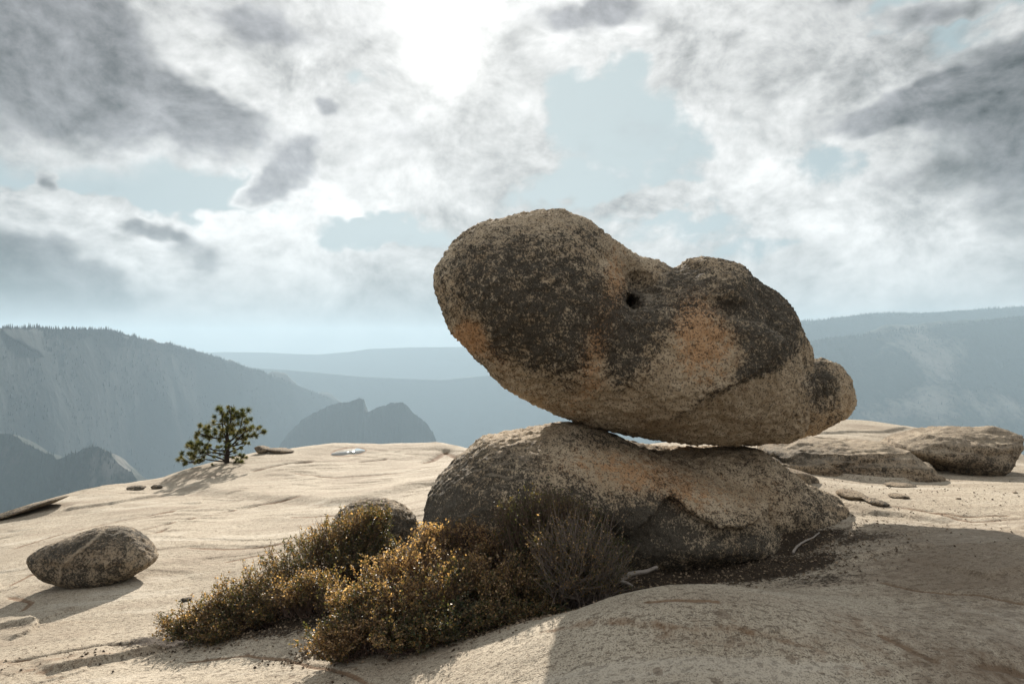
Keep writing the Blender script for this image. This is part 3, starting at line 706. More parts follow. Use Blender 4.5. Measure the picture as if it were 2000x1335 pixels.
# left boulder with the raised vein
LB = [(56,1108),(54,1092),(64,1076),(92,1064),(130,1050),(180,1031),(215,1026),(255,1027),(285,1046),(304,1064),(309,1086),(300,1101),(272,1118),(240,1136),(200,1148),(160,1151),(106,1145),(74,1130)]
def lb_feat(u, v):
    return .035*line_step(u, v, [(62,1088),(120,1102),(200,1106),(255,1098),(285,1082)], 9, 40, -1)-.02*gauss(u, v, 235, 1050, 30, 10)+.012*line_groove(u, v, [(215,1026),(175,1062),(140,1085),(118,1108),(112,1148)], 2.2)
def lb_mask(V, N, u, v):
    li = .40+.40*gauss(u, v, 240, 1045, 45, 12, -5)+.3*gauss(u, v, 130, 1068, 50, 10, -20)+.25*gauss(u, v, 150, 1130, 90, 18)
    vein = line_groove(u, v, [(215,1022),(175,1062),(140,1085),(118,1108),(112,1156)], 2.0)
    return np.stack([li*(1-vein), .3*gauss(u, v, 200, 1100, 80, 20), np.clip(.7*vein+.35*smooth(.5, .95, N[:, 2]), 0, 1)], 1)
make_rock('flat_boulder', [slab(LB, 6.3, .25, .35, .20, feat=lb_feat, sz=.2)], .0125, 'flattened oval granite boulder with a raised pale vein, alone on the slope at left', 'boulder', M_SIDE, lb_mask, big=.006, mid=.008, fine=.006, seed=31, flake=.004)

# dome boulder behind the shrubs
DB = [(650,1016),(664,997),(700,976),(740,970),(780,979),(808,1002),(822,1030),(820,1075),(770,1110),(690,1105),(650,1060)]
make_rock('dome_boulder', [slab(DB, 6.15, .35, .4, .24, sz=.3)], .0135, 'low domed granite boulder half hidden behind the brown shrubs', 'boulder', M_SIDE,
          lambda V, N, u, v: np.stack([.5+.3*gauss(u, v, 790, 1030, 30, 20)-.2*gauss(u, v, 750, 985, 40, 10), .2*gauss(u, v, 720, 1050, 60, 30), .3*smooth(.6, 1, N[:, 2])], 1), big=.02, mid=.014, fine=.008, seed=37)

# rocks behind at right
OUT = [(1480,884),(1494,867),(1540,859),(1600,857),(1660,862),(1720,866),(1765,882),(1805,905),(1845,930),(1830,945),(1760,946),(1650,943),(1560,932),(1500,910)]
def out_feat(u, v):
    return (.10*line_step(u, v, [(1490,895),(1540,882),(1620,886),(1660,894),(1720,880),(1780,888)], 5, 40, 1)*-1+.10*line_step(u, v, [(1620,912),(1680,903),(1740,893),(1760,880)], 4, 40, -1)
            -.05*line_groove(u, v, [(1560,922),(1640,926),(1740,922),(1820,930)], 4))
make_rock('layered_outcrop', [slab(OUT, 8.2, .50, 1.6, .32, feat=out_feat, sz=1.0)], .023, 'low layered granite outcrop with a black stained hollow, right of the big boulder', 'rock', M_SIDE,
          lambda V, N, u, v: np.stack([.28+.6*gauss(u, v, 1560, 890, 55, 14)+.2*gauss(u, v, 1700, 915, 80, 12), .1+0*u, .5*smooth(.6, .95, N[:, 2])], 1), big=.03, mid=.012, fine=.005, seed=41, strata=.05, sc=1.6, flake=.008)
WB = [(1722,868),(1745,853),(1790,843),(1850,836),(1905,833),(1960,837),(2003,848),(2001,868),(1992,890),(1968,913),(1940,936),(1900,931),(1850,920),(1800,901),(1760,884)]
def wb_feat(u, v): return -.04*line_groove(u, v, [(1780,865),(1850,880),(1930,890),(1990,880)], 4)+.10*line_step(u, v, [(1740,866),(1800,862),(1900,868),(1995,862)], 5, 60, 1)
make_rock('wedge_boulder', [slab(WB, 8.8, .42, 1.0, .22, feat=wb_feat, sz=.5)], .023, 'brown wedge-shaped boulder tapering to a point on its right, at the right edge', 'boulder', M_SIDE,
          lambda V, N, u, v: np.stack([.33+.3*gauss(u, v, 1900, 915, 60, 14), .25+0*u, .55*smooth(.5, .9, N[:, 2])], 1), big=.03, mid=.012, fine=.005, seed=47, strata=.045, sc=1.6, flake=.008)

def small_stone(px, py, w, hgt, Y=None, seed=0, label='', mat=M_SIDE, name='stone', group=None, rough=.25, tilt=0., sink=.25, depth=None, dark=.3):
    """angular stone about w x hgt photo px standing where the photo shows it"""
    g = to_ground(px, py) if Y is None else np.array([(px-1000)/F*Y, Y]); Yv = g[1]
    W, H = w/F*Yv*.5, hgt/F*Yv*(.5 if px < 700 else .36); D = depth or W*.8
    r = np.random.default_rng(seed)
    n1, n2 = 26, 16
    th = np.linspace(0, 2*math.pi, n1, endpoint=False); ph = np.linspace(-math.pi/2, math.pi/2, n2)
    T, Pp = np.meshgrid(th, ph, indexing='ij')
    d = np.stack([np.cos(Pp)*np.cos(T), np.cos(Pp)*np.sin(T), np.sin(Pp)], -1).reshape(-1, 3)
    planes = r.normal(size=(11, 3)); planes /= np.linalg.norm(planes, axis=1, keepdims=True); offs = .62+.35*r.random(11)
    rad = np.full(len(d), 1.0)
    for pn, of in zip(planes, offs):
        c = d@pn; rad = np.where(c > .05, np.minimum(rad, of/np.maximum(c, .05)), rad)
    rad = rad*(1+rough*.3*fbm(d, 2.5, 3, seed=seed))
    V = d*rad[:, None]*np.array([W, D, H])
    c, s = math.cos(tilt), math.sin(tilt); V = np.stack([V[:, 0]*c-V[:, 2]*s, V[:, 1], V[:, 0]*s+V[:, 2]*c], 1)
    base = gz(g[0], Yv); loc = np.array([g[0], Yv, base-sink*H]); V = V+np.array([0, 0, H])
    i = np.arange(n1)[:, None]*n2; i2 = ((np.arange(n1)+1) % n1)[:, None]*n2; j = np.arange(n2-1)[None]
    Q = np.stack([i+j, i2+j, i2+j+1, i+j+1], -1).reshape(-1, 4)
    o = bpy.data.objects.new(name, mesh_np(name, V, Q, mat, True, {'mask': np.tile([dark, .1, .1], (len(V), 1))})); o.location = loc; link(o)
    return tag(o, label, 'stone', group)
small_stone(1556, 934, 100, 36, 6.9, 3, 'tilted flat slab of rock lying between the pedestal rock and the layered outcrop', name='slab_stone', tilt=-.30, depth=.22, dark=.3)
small_stone(1660, 972, 52, 22, None, 5, 'pale angular slab on the sunlit sand right of the pedestal rock', name='slab_stone', depth=.22, dark=.15)
small_stone(1708, 986, 44, 15, None, 6, 'dark thin broken slab nearest the shadow edge on the sunlit ground at right', name='slab_stone', depth=.16, tilt=-.15, dark=.55)
small_stone(1755, 972, 34, 11, None, 8, 'small flat stone in the middle of the sunlit ground at right', depth=.12)
small_stone(1812, 936, 52, 12, None, 9, 'flat slab at the foot of the layered outcrop', name='slab_stone', depth=.2)
small_stone(1760, 950, 60, 10, None, 10, 'long low slab in front of the layered outcrop', name='slab_stone', depth=.15)
small_stone(1872, 976, 13, 6, None, 15, 'tiny brown pebble on the open sunlit ground near the right edge', name='pebble')
small_stone(1983, 962, 12, 5, None, 16, 'little dark pebble below the wedge boulder at the far right', name='pebble')
small_stone(512, 892, 36, 18, 17.2, 11, 'blocky brown stone on the skyline right of the small pine', dark=.4)
small_stone(548, 890, 62, 10, 17.3, 12, 'low flat stone on the skyline beside the blocky one', dark=.35)
small_stone(268, 958, 40, 9, 14.0, 13, 'thin dark stone on the skyline left of the pine ledge', dark=.6)
small_stone(306, 952, 22, 10, 14.2, 14, 'small dark knob of rock just left of the pine ledge', dark=.6)
small_stone(40, 1006, 190, 15, 12.2, 17, 'long dark slab leaning on the rim at the left edge', name='slab_stone', tilt=.28, depth=.5, dark=.5)
small_stone(364, 1172, 22, 8, None, 18, 'dark pebble on the pale slope beside the left shrub', name='pebble', dark=.9)
small_stone(1610, 1010, 30, 12, None, 19, 'dark flake of stone at the right foot of the pedestal rock', dark=.7)
small_stone(670, 1283, 50, 14, None, 20, 'brown flaky stone at the foot of the front shrub', dark=.6, depth=.06)

# ---------------------------------------------------------------- driftwood
def wood_mat():
    m, t = new_mat('dry_wood'); co = t.n('ShaderNodeTexCoord').outputs['Object']
    n = t.noise(t.vm('MULTIPLY', co, (8, 40, 40)), 3, 4, .6); n2 = t.noise(co, 60, 3)
    c = t.mix(n, (.20, .17, .145), (.42, .38, .34)); c = t.mix(t.m('MULTIPLY', t.ss(n2, .55, .7), .5), c, (.08, .06, .05))
    finish(t, c, .85, n, .6, .004); return m
M_WOOD = wood_mat()
def branch_obj(name, pts, r0, r1, label, mat, Y=None, lift=.01, parent=None, cat='branch', prongs=()):
    def line(pts, a, b, k=5):
        w = []
        for q in pts:
            px, py = q[:2]; g = to_ground(px, py) if len(q) < 3 else np.array([(px-1000)/F*q[2], q[2]])
            z = gz(*g)+lift if len(q) < 4 else q[3]
            w.append([g[0], g[1], z])
        w = np.array(w); t = np.linspace(0, len(w)-1, len(w)*k); i = np.clip(t.astype(int), 0, len(w)-2); f = (t-i)[:, None]
        p = w[i]*(1-f)+w[i+1]*f; p = p+.25*a*np.stack([fbm(p, 25, 2, seed=k2) for k2 in (1, 2, 3)], 1)
        return p, np.linspace(a, b, len(p))*(1+.18*fbm(p, 40, 2, seed=9))
    polys = []; rad = []
    for (pp, a, b) in [(pts, r0, r1)]+list(prongs):
        p, r = line(pp, a, b); polys.append(p); rad.append(r)
    V, Q = tubes(polys, rad, 8)
    o = obj_np(name, V, Q, mat, parent=parent, origin=V.mean(0)*[1, 1, 0]+[0, 0, V[:, 2].min()])
    return tag(o, label, cat) if parent is None else o
_zb = lambda px, py, Y: EYE-(py-680)/F*Y
branch_obj('driftwood_branch', [(1186,1140,4.35,_zb(1186,1140,4.35)),(1212,1133,4.36,_zb(1212,1131,4.36)),(1232,1120,4.38,_zb(1232,1120,4.38)),(1258,1116,4.4,_zb(1258,1116,4.4)),(1284,1106,4.42,_zb(1285,1107,4.42))], .021, .010,
           'forked bleached driftwood branch on the dark soil beside the grey twigs', M_WOOD,
           prongs=[([(1205,1134,4.35,_zb(1205,1134,4.35)),(1222,1136,4.33,_zb(1222,1137,4.33)),(1236,1142,4.31,_zb(1236,1143,4.31))], .014, .008)])
branch_obj('dead_twig', [(1548,1084),(1556,1074),(1570,1064),(1588,1056),(1600,1046)], .009, .005, 'thin curved brown stick on the dark soil at the right foot of the pedestal rock', M_WOOD, lift=.012)

# ---------------------------------------------------------------- shrubs
def leaf_mat(name, cols, rough=.48, spec=.45, trans=.45):
    m, t = new_mat(name)
    at = t.n('ShaderNodeAttribute', attribute_name='tint').outputs['Vector']
    r, g, b = t.n('ShaderNodeSeparateXYZ', {0: at}).outputs
    cr = t.n('ShaderNodeValToRGB', {'Fac': r}); el = cr.color_ramp.elements
    el[0].position = 0; el[0].color = (*cols[0], 1); el[1].position = 1; el[1].color = (*cols[-1], 1)
    for i, c in enumerate(cols[1:-1], 1):
        e = el.new(i/(len(cols)-1)); e.color = (*c, 1)
    c = t.mix(1.0, cr.outputs[0], t.n('ShaderNodeCombineXYZ', {0: g, 1: g, 2: g}).outputs[0], 'MULTIPLY')
    p = t.n('ShaderNodeBsdfPrincipled', {'Base Color': c, 'Roughness': rough, 'Specular IOR Level': spec})
    tr = t.n('ShaderNodeBsdfTranslucent', {'Color': t.mix(1.0, c, (1.9, 1.6, .8), 'MULTIPLY')})
    mx = t.n('ShaderNodeMixShader', {0: trans, 1: p, 2: tr})
    t.n('ShaderNodeOutputMaterial', {'Surface': mx}); return m
M_LEAF = leaf_mat('shrub_leaf', [(.030,.042,.020), (.055,.062,.028), (.095,.085,.042), (.16,.115,.062), (.23,.155,.088), (.38,.28,.18)])
def bark_mat(name, a, b):
    m, t = new_mat(name); co = t.n('ShaderNodeTexCoord').outputs['Object']; n = t.noise(co, 40, 3, .6)
    finish(t, t.mix(n, a, b), .9, n, .5, .004); return m
M_TWIG = bark_mat('twig_bark', (.10,.065,.05), (.20,.14,.11)); M_GREYTWIG = bark_mat('grey_twig_bark', (.13,.10,.085), (.26,.22,.19))
M_PINEBARK = bark_mat('pine_bark', (.018,.013,.011), (.05,.036,.028))

def shrub(label, cat, clumps, root, seed, nl=900, nt=70, leaf=.014, tint=(.1, .9), bare=0., twig_mat=M_TWIG, tip=.5, spread=1.0, group=None, twig_r=.0028, upright=.3, sprig=1.0):
    """clumps: (px,py,rx,ry,Y[,tint shift]) in photo px. Twigs fan from the root into each clump; sprigs of leaves on them."""
    r = np.random.default_rng(seed)
    rg = np.array([(root[0]-1000)/F*root[2], root[2]]); rz = gz(*rg)
    base = empty(name='shrub', loc=(rg[0], rg[1], rz)); tag(base, label, cat, group)
    R0 = np.array([rg[0], rg[1], rz-.02])
    polys, rads = [], []; LC, LD, LT = [], [], []
    limbs, lrad = [], []
    for cl in clumps:
        px, py, rx, ry, Y = cl[:5]; ts = cl[5] if len(cl) > 5 else 0.; dens = cl[6] if len(cl) > 6 else 1.
        c = P(px, py, Y); rad = np.array([rx/F*Y, rx/F*Y*.85, ry/F*Y])
        gzc = gz(c[0], c[1]); foot = np.array([c[0]*.75+R0[0]*.25, c[1]*.75+R0[1]*.25, 0]); foot[2] = gz(foot[0], foot[1])+.005
        foot[2] = min(foot[2], c[2]-rad[2]*.3)
        mid = (R0+foot)/2; mid[2] = gz(mid[0], mid[1])+.035
        limbs.append(np.array([R0, mid, foot*.6+mid*.4+[0, 0, .02], foot, foot*.5+c*.5])); lrad.append(np.array([.014, .011, .009, .007, .004])*(rad[0]/.2+.4))
        n = int(nt*dens)
        d = r.normal(size=(n, 3)); d[:, 2] = np.abs(d[:, 2])*.9+upright-.15; d[:, 1] -= .15; d /= np.linalg.norm(d, axis=1, keepdims=True)
        L = .45+.60*r.random(n)**.75
        tips = c+d*rad*L[:, None]*spread+r.normal(size=(n, 3))*.012
        gzt = h_full(tips[:, 0], tips[:, 1]); tips[:, 2] = np.maximum(tips[:, 2], gzt+.02)
        st = foot+(r.random((n, 3))-.5)*rad*np.array([1.0, 1.0, .15])
        for k in range(n):
            a, b = st[k], tips[k]; u = np.linspace(0, 1, 6)[:, None]
            q = a*(1-u)+b*u; q[:, 2] += (u[:, 0]*(1-u[:, 0]))*-.25*np.linalg.norm((b-a)[:2]); q[1:-1] += r.normal(size=(4, 3))*(.012 if sprig == 1 else .022)
            polys.append(q); rads.append(np.linspace(twig_r, twig_r*.35, 6))
            # side sprigs
            m = 4 if sprig == 1 else 9
            for j in range(m):
                f = .35+.6*r.random(); i = min(int(f*5), 4); o = q[i]+(q[i+1]-q[i])*(f*5-i)
                dirn = (b-a)/np.linalg.norm(b-a)+r.normal(size=3)*.6; dirn[2] += .25; dirn /= np.linalg.norm(dirn)
                ln = (.03+.05*r.random())*sprig; e = o+dirn*ln+[0, 0, .01]
                polys.append(np.array([o, (o+e)/2+r.normal(size=3)*.004, e])); rads.append(np.array([twig_r*.6, twig_r*.45, twig_r*.25]))
                if r.random() > bare:
                    nlv = int(1.35*nl*dens/nt/(m+1))+1; tt = .15+.9*r.random(nlv)
                    LC.append(o+(e-o)*tt[:, None]+r.normal(size=(nlv, 3))*.006); LD.append(np.tile(dirn, (nlv, 1))); LT.append(np.full(nlv, ts)+.0*tt)
            if r.random() > bare:
                nlv = int(nl*dens/nt/(m+1)*1.6)+1; tt = tip+(1.03-tip)*r.random(nlv)
                pos = np.stack([np.interp(tt*5, np.arange(6), q[:, i]) for i in range(3)], 1)
                LC.append(pos+r.normal(size=(nlv, 3))*.005); LD.append(np.tile((b-a)/np.linalg.norm(b-a), (nlv, 1))); LT.append(np.full(nlv, ts))
    V, Q = tubes(limbs, lrad, 6); tag(obj_np('branch', V, Q, twig_mat, parent=base))
    V, Q = tubes(polys, rads, 3); tag(obj_np('twigs', V, Q, twig_mat, parent=base), kind='stuff')
    if LC:
        C = np.concatenate(LC); D = np.concatenate(LD); T = np.concatenate(LT); n = len(C)
        D = D+r.normal(size=(n, 3))*.75; D[:, 2] = D[:, 2]*np.where(r.random(n) < .5, .35, 1)+.08; D /= np.linalg.norm(D, axis=1, keepdims=True)
        N = r.normal(size=(n, 3))*.8+[0, -.1, 1.1]; W = np.cross(D, N); W /= np.linalg.norm(W, axis=1, keepdims=True)+1e-9; N = np.cross(W, D)
        l = leaf*(.65+.7*r.random(n))[:, None]; w = l*.38
        up = N*l*.10
        Vv = np.stack([C, C+D*l*.5+W*w+up, C+D*l, C+D*l*.5-W*w+up], 1).reshape(-1, 3)
        i = np.arange(n)[:, None]*4
        tri = np.concatenate([i+[0, 1, 2], i+[0, 2, 3]], 0)
        clus = fbm(C, 7, 3, seed=seed)*.5
        tv = np.clip(tint[0]+(tint[1]-tint[0])*r.random(n)**1.2+T+clus, 0, 1); br = .85+.75*r.random(n)
        tag(obj_np('leaves', Vv, tri, M_LEAF, parent=base, smooth_=False, attrs={'tint': np.repeat(np.stack([tv, br, 0*br], 1), 4, 0)}), kind='stuff')
    return base
GR = 'low evergreen shrubs round the pedestal rock'
shrub('long low shrub creeping down the slope at left, its lower tip nearest the flat boulder', 'shrub',
      [(345,1228,62,32,4.55),(400,1205,60,40,4.6),(455,1175,66,48,4.7),(520,1150,70,55,4.85),(500,1200,60,36,4.6),(410,1240,66,26,4.45)], (560,1190,4.8), 1, nl=2400, nt=80, tint=(.12,.9), group=GR)
shrub('dull brown shrub with bare grey twigs showing underneath, below the dome boulder', 'shrub',
      [(570,1160,64,40,4.6,.05),(620,1140,58,34,4.65,.1),(560,1105,66,50,5.0),(650,1170,46,26,4.5,.05,.6)], (640,1190,4.7), 2, nl=2300, nt=80, tint=(.12,.85), bare=.1, group=GR)
shrub('brown shrub climbing against the left side of the dome boulder', 'shrub',
      [(610,1070,56,46,5.3),(655,1045,56,46,5.45),(700,1020,50,40,5.6),(720,1055,60,50,5.5,-.1),(680,1100,70,46,5.2,-.15),(745,1090,50,40,5.4,-.1),(735,1010,34,26,5.65)], (690,1120,5.4), 3, nl=2200, nt=80, tint=(.12,.9), group=GR)
shrub('largest shrub, dense orange brown mound in front of the pedestal rock', 'shrub',
      [(640,1255,66,34,3.75,.0),(700,1225,70,52,3.8,-.05),(690,1175,60,44,3.95,.1),(760,1185,80,62,3.9,.0),(750,1120,62,46,4.2,.2),(820,1095,70,56,4.25,.25),(850,1150,80,60,4.0,.05),(790,1245,80,42,3.7,-.12),(880,1215,80,48,3.75,-.15),(840,1050,36,32,4.45,.25),(910,1120,60,50,4.15,.15)],
      (800,1230,4.0), 4, nl=3300, nt=90, leaf=.014, tint=(.14,1.0), group=GR)
shrub('rounded shrub of pale green and brown leaves, right of the big orange one', 'shrub',
      [(970,1150,62,50,4.0,.0),(1020,1120,60,46,4.1,.15),(1060,1150,60,50,4.0,-.05),(960,1205,70,40,3.8,-.2),(1050,1200,70,34,3.9,-.2)], (1000,1200,4.1), 5, nl=2500, nt=80, leaf=.0135, tint=(.12,.95), group=GR)
shrub('upright orange tipped shrub growing against the left foot of the pedestal rock', 'shrub',
      [(885,1050,28,38,4.5,.2),(930,1055,36,46,4.5,.2),(975,1075,40,50,4.45,.1),(945,1090,46,36,4.4,.0),(1000,1050,34,36,4.5,-.1)], (950,1120,4.5), 6, nl=1500, nt=60, tint=(.2,.95), tip=.35, upright=.6, group=GR)
shrub('dark green feathery shrub leaning on the face of the pedestal rock', 'shrub',
      [(1010,1010,54,42,4.32),(1060,985,60,44,4.3),(1110,1005,60,50,4.28),(1160,1040,54,46,4.25),(1080,1055,70,46,4.25),(1195,1085,46,44,4.22)], (1095,1120,4.35), 7, nl=2300, nt=90, leaf=.012, tint=(.08,.42), tip=.3, upright=.6, group=GR)
shrub('half bare grey twiggy shrub between the green leaves and the driftwood', 'shrub',
      [(1085,1075,60,50,4.05,.1),(1120,1070,70,60,4.0,.1),(1160,1095,54,50,4.0,.0),(1120,1130,80,36,3.95,.0),(1180,1130,44,34,4.0,-.1)], (1120,1160,4.05), 8, nl=2000, nt=24, leaf=.012, tint=(.05,.9), bare=.3, twig_mat=M_GREYTWIG, upright=.35, twig_r=.0036, sprig=3.0, group=GR)

# dry litter under the shrubs
def litter():
    r = np.random.default_rng(5); C = []
    for (px, py, rx, ry, n) in [(900,1235,.6,.2,700),(1100,1175,.6,.2,500),(650,1272,.3,.07,500),(540,1225,.6,.15,500),(400,1255,.5,.08,300),(1300,1130,.6,.15,700),(1500,1105,.5,.2,700),(1600,1060,.4,.3,500),(760,1130,.4,.3,300),(1700,1030,1,.5,350),(1000,1215,.5,.12,500),(200,1280,.9,.15,150),(1750,960,1.4,1.0,400)]:
        c = to_ground(px, py); q = r.normal(size=(n, 2))*[rx*.6, ry*.9]+c; C.append(q)
    C = np.concatenate(C); n = len(C); z = h_full(C[:, 0], C[:, 1])
    a = r.random(n)*6.28; l = (.004+.011*r.random(n)**2); D = np.stack([np.cos(a), np.sin(a), (r.random(n)-.3)*.6], 1)*l[:, None]
    W = np.stack([-np.sin(a), np.cos(a), (r.random(n)-.5)], 1)*l[:, None]*(.3+.5*r.random(n))[:, None]
    Cc = np.stack([C[:, 0], C[:, 1], z+.004], 1); U = np.array([0, 0, 1])*l[:, None]*.7
    V = np.stack([Cc-D, Cc+W, Cc+D, Cc-W, Cc+U], 1).reshape(-1, 3); i = np.arange(n)[:, None]*5
    tri = np.concatenate([i+[0, 1, 4], i+[1, 2, 4], i+[2, 3, 4], i+[3, 0, 4]], 0)
    tv = r.random(n); 
    m, t = new_mat('litter'); at = t.n('ShaderNodeAttribute', attribute_name='tint').outputs['Vector']; rr = t.n('ShaderNodeSeparateXYZ', {0: at}).outputs[0]
    finish(t, t.mix(rr, (.05, .035, .022), (.30, .23, .16)), .9)
    tag(obj_np('gravel_and_leaf_litter', V, tri, m, smooth_=False, attrs={'tint': np.repeat(np.stack([tv**2, tv, tv], 1), 5, 0)}), label='scattered gravel and dry leaf litter on the dark soil', cat='litter', kind='stuff')
litter()

# ---------------------------------------------------------------- the small pine on the rim
def pine():
    Y = 15.9; b = P(443, 903, Y); b[2] = gz(b[0], b[1])-.03; k = Y/F
    def q(px, py, dy=0.): return np.array([b[0]+(px-443)*k, Y+dy, b[2]+(903-py)*k])
    base = empty('pine_tree', tuple(b)); tag(base, 'small windswept pine growing alone on the rim of the rock at left', 'tree')
    V, Q = tubes([np.array([q(443,906), q(443,895), q(444,880), q(443,865), q(444,845), q(445,828), q(444,810)])], [np.array([5.2,4.8,4.2,3.6,2.8,2.0,1.2])*k], 8)
    obj_np('trunk', V, Q, M_PINEBARK, parent=base)
    r = np.random.default_rng(4)
    limbs = [([(443,898),(425,896),(405,892),(395,899),(385,897)],-.2),([(441,896),(420,889),(405,887),(390,880),(378,872)],.2),([(442,886),(432,881),(418,878),(405,884),(395,886)],-.3),([(442,876),(430,877),(415,876),(400,868),(388,862)],.1),
             ([(446,872),(458,862),(470,850),(482,838),(500,832)],-.1),([(447,880),(455,877),(462,874),(470,868)],.3),([(446,884),(452,882),(458,881)],-.2),([(443,858),(438,845),(433,828),(431,808),(430,792)],.1),
             ([(442,850),(425,852),(408,846),(395,840)],-.2),([(444,838),(452,825),(456,808),(455,795)],-.2),([(446,862),(460,848),(468,828),(470,806),(472,798)],.2),([(445,832),(436,826),(420,826),(405,830)],.25),
             ([(462,856),(480,850),(496,848),(508,842)],.1),([(447,866),(440,862),(428,860),(412,862)],.4),([(446,868),(460,866),(475,862),(484,858)],-.3),([(448,900),(458,900),(466,893),(474,893)],-.1),([(455,800),(452,792),(446,788)],0.),([(444,890),(452,890),(456,888)],.2)]
    tips = []; polys = []; rads = []
    for pts, dy in limbs:
        w = np.array([q(px, py, dy*i/(len(pts)-1)) for i, (px, py) in enumerate(pts)])
        V, Q = tubes([w], [np.linspace(1.9, .7, len(w))*k], 6); obj_np('limb', V, Q, M_PINEBARK, parent=base)
        tips.append(w)
    tufts = [(431,795,7),(426,798,6),(438,800,6),(430,808,8),(440,812,6),(424,810,6),(450,800,6),(458,797,7),(465,802,6),(473,798,6),(478,804,7),(482,808,6),(470,812,7),(462,812,7),(455,815,7),(448,818,7),(440,820,7),(480,818,7),(487,817,6),(474,824,7),(466,824,8),
             (456,828,7),(448,830,7),(417,822,7),(393,829,6),(402,832,7),(410,830,7),(390,842,7),(398,845,8),(406,842,8),(415,838,8),(421,844,7),(398,852,6),(412,850,7),(428,842,7),(424,832,6),(436,836,6),(404,856,5),(388,850,5),
             (490,832,6),(498,830,6),(505,834,6),(510,842,6),(506,848,5),(495,845,6),(486,838,7),(478,834,7),(470,838,7),(484,848,6),(474,848,7),(463,842,7),(464,854,6),(455,846,7),(447,844,6),
             (368,863,6),(376,862,6),(384,864,6),(392,862,7),(364,870,6),(372,872,7),(380,870,7),(388,872,7),(396,868,6),(362,880,6),(370,884,6),(378,882,7),(386,882,7),(394,880,6),(358,892,6),(354,890,5),(364,895,6),(372,892,6),(380,890,6),(390,892,6),(397,894,6),(376,902,5),(362,903,5),(384,898,6),
             (404,872,5),(408,868,5),(405,880,5),(412,882,5),(402,862,5),(420,862,4),(434,862,4),(430,870,4),(416,872,4),(450,866,5),(456,862,5),(446,858,5),(436,852,6),(478,862,4),(484,858,4),(488,862,4),(478,868,4),
             (464,878,5),(462,888,5),(466,893,6),(473,890,5),(470,898,5),(478,892,4),(461,900,5),(434,892,3),(402,872,5),(420,888,4),(424,900,3),(440,846,6),(430,848,6),(460,834,7),(444,806,5),(452,808,6),(434,818,5),(446,872,4),(452,874,4)]
    Vs = []; Fs = []; cnt = 0; tints = []
    tufts = tufts+[(px+r.normal()*5.0, py+r.normal()*3.6, rr*(.7+.35*r.random())) for (px, py, rr) in tufts[::2]]
    for (px, py, rr) in tufts:
        dy = (r.random()-.5)*.55*(1 if py > 820 else .6); c = q(px, py, dy)
        # twig from the nearest limb point
        allp = np.concatenate(tips); j = np.argmin(((allp-c)**2).sum(1)+.3*(allp[:, 2] > c[2])); a = allp[j]
        mid = (a+c)/2+r.normal(size=3)*.01-[0, 0, .01]; polys.append(np.array([a, mid, c])); rads.append(np.array([.55, .4, .25])*k)
        n = 120; d = r.normal(size=(n, 3))+np.array([0, 0, .35]); d /= np.linalg.norm(d, axis=1, keepdims=True)
        l = rr*k*(1.12+.4*r.random(n))[:, None]; s = np.cross(d, r.normal(size=(n, 3))); s /= np.linalg.norm(s, axis=1, keepdims=True); wd = .0052
        Vs.append(np.stack([c-s*wd, c+s*wd, c+d*l], 1).reshape(-1, 3)); Fs.append(np.arange(n*3).reshape(-1, 3)+cnt); cnt += 3*n
        g = .85+.35*r.random(n); tints.append(np.repeat(np.stack([np.clip(r.random(n)*.5+.4*(r.random()-.3), 0, 1), g, g], 1), 3, 0))
    V, Q = tubes(polys, rads, 3); tag(obj_np('twigs', V, Q, M_PINEBARK, parent=base), kind='stuff')
    M = leaf_mat('pine_needle', [(.045,.062,.024), (.075,.088,.034), (.15,.135,.05), (.23,.18,.07)], .5, .3, .4)
    tag(obj_np('needles', np.concatenate(Vs), np.concatenate(Fs), M, parent=base, smooth_=False, attrs={'tint': np.concatenate(tints)}), kind='stuff')
    # bare dead twigs at the top
    V, Q = tubes([np.array([q(452,800), q(448,793), q(446,787)]), np.array([q(455,802), q(454,793), q(452,788)]), np.array([q(455,796), q(457,790), q(456,786)])], [np.array([.6,.5,.3])*k]*3, 4); obj_np('dead_twig', V, Q, M_PINEBARK, parent=base)
pine()

# ---------------------------------------------------------------- rain puddle on the skyline
def puddle():
    c = PUD; th = np.linspace(0, 2*math.pi, 48, endpoint=False)
    rr = 1+.22*np.sin(2*th+.6)+.12*np.sin(3*th+2)+.06*np.sin(7*th)
    x = c[0]+.30*rr*np.cos(th); y = c[1]+.52*rr*np.sin(th)
    z = np.full(48, PUDZ)
    V = np.concatenate([np.stack([x, y, z], 1), [[c[0], c[1], z[0]]]]); Vb = V.copy(); 
    rim = np.stack([c[0]+(x-c[0])*1.12, c[1]+(y-c[1])*1.12, z-.16], 1)
    V = np.concatenate([V, rim]); i = np.arange(48); j = (i+1) % 48
    tri = np.stack([i, j, np.full(48, 48)], 1); q = np.stack([i+49, j+49, j, i], 1)
    m, t = new_mat('water'); co = t.n('ShaderNodeTexCoord').outputs['Object']
    finish(t, (.30, .30, .28), .04, t.noise(co, 30, 2), .02, .002, spec=.8)
    tag(obj_np('rain_puddle', V, [tri, q], m, origin=c.tolist()+[z[0]-.16]), 'bright shallow rain puddle on the skyline of the rock dome', 'puddle')
puddle()

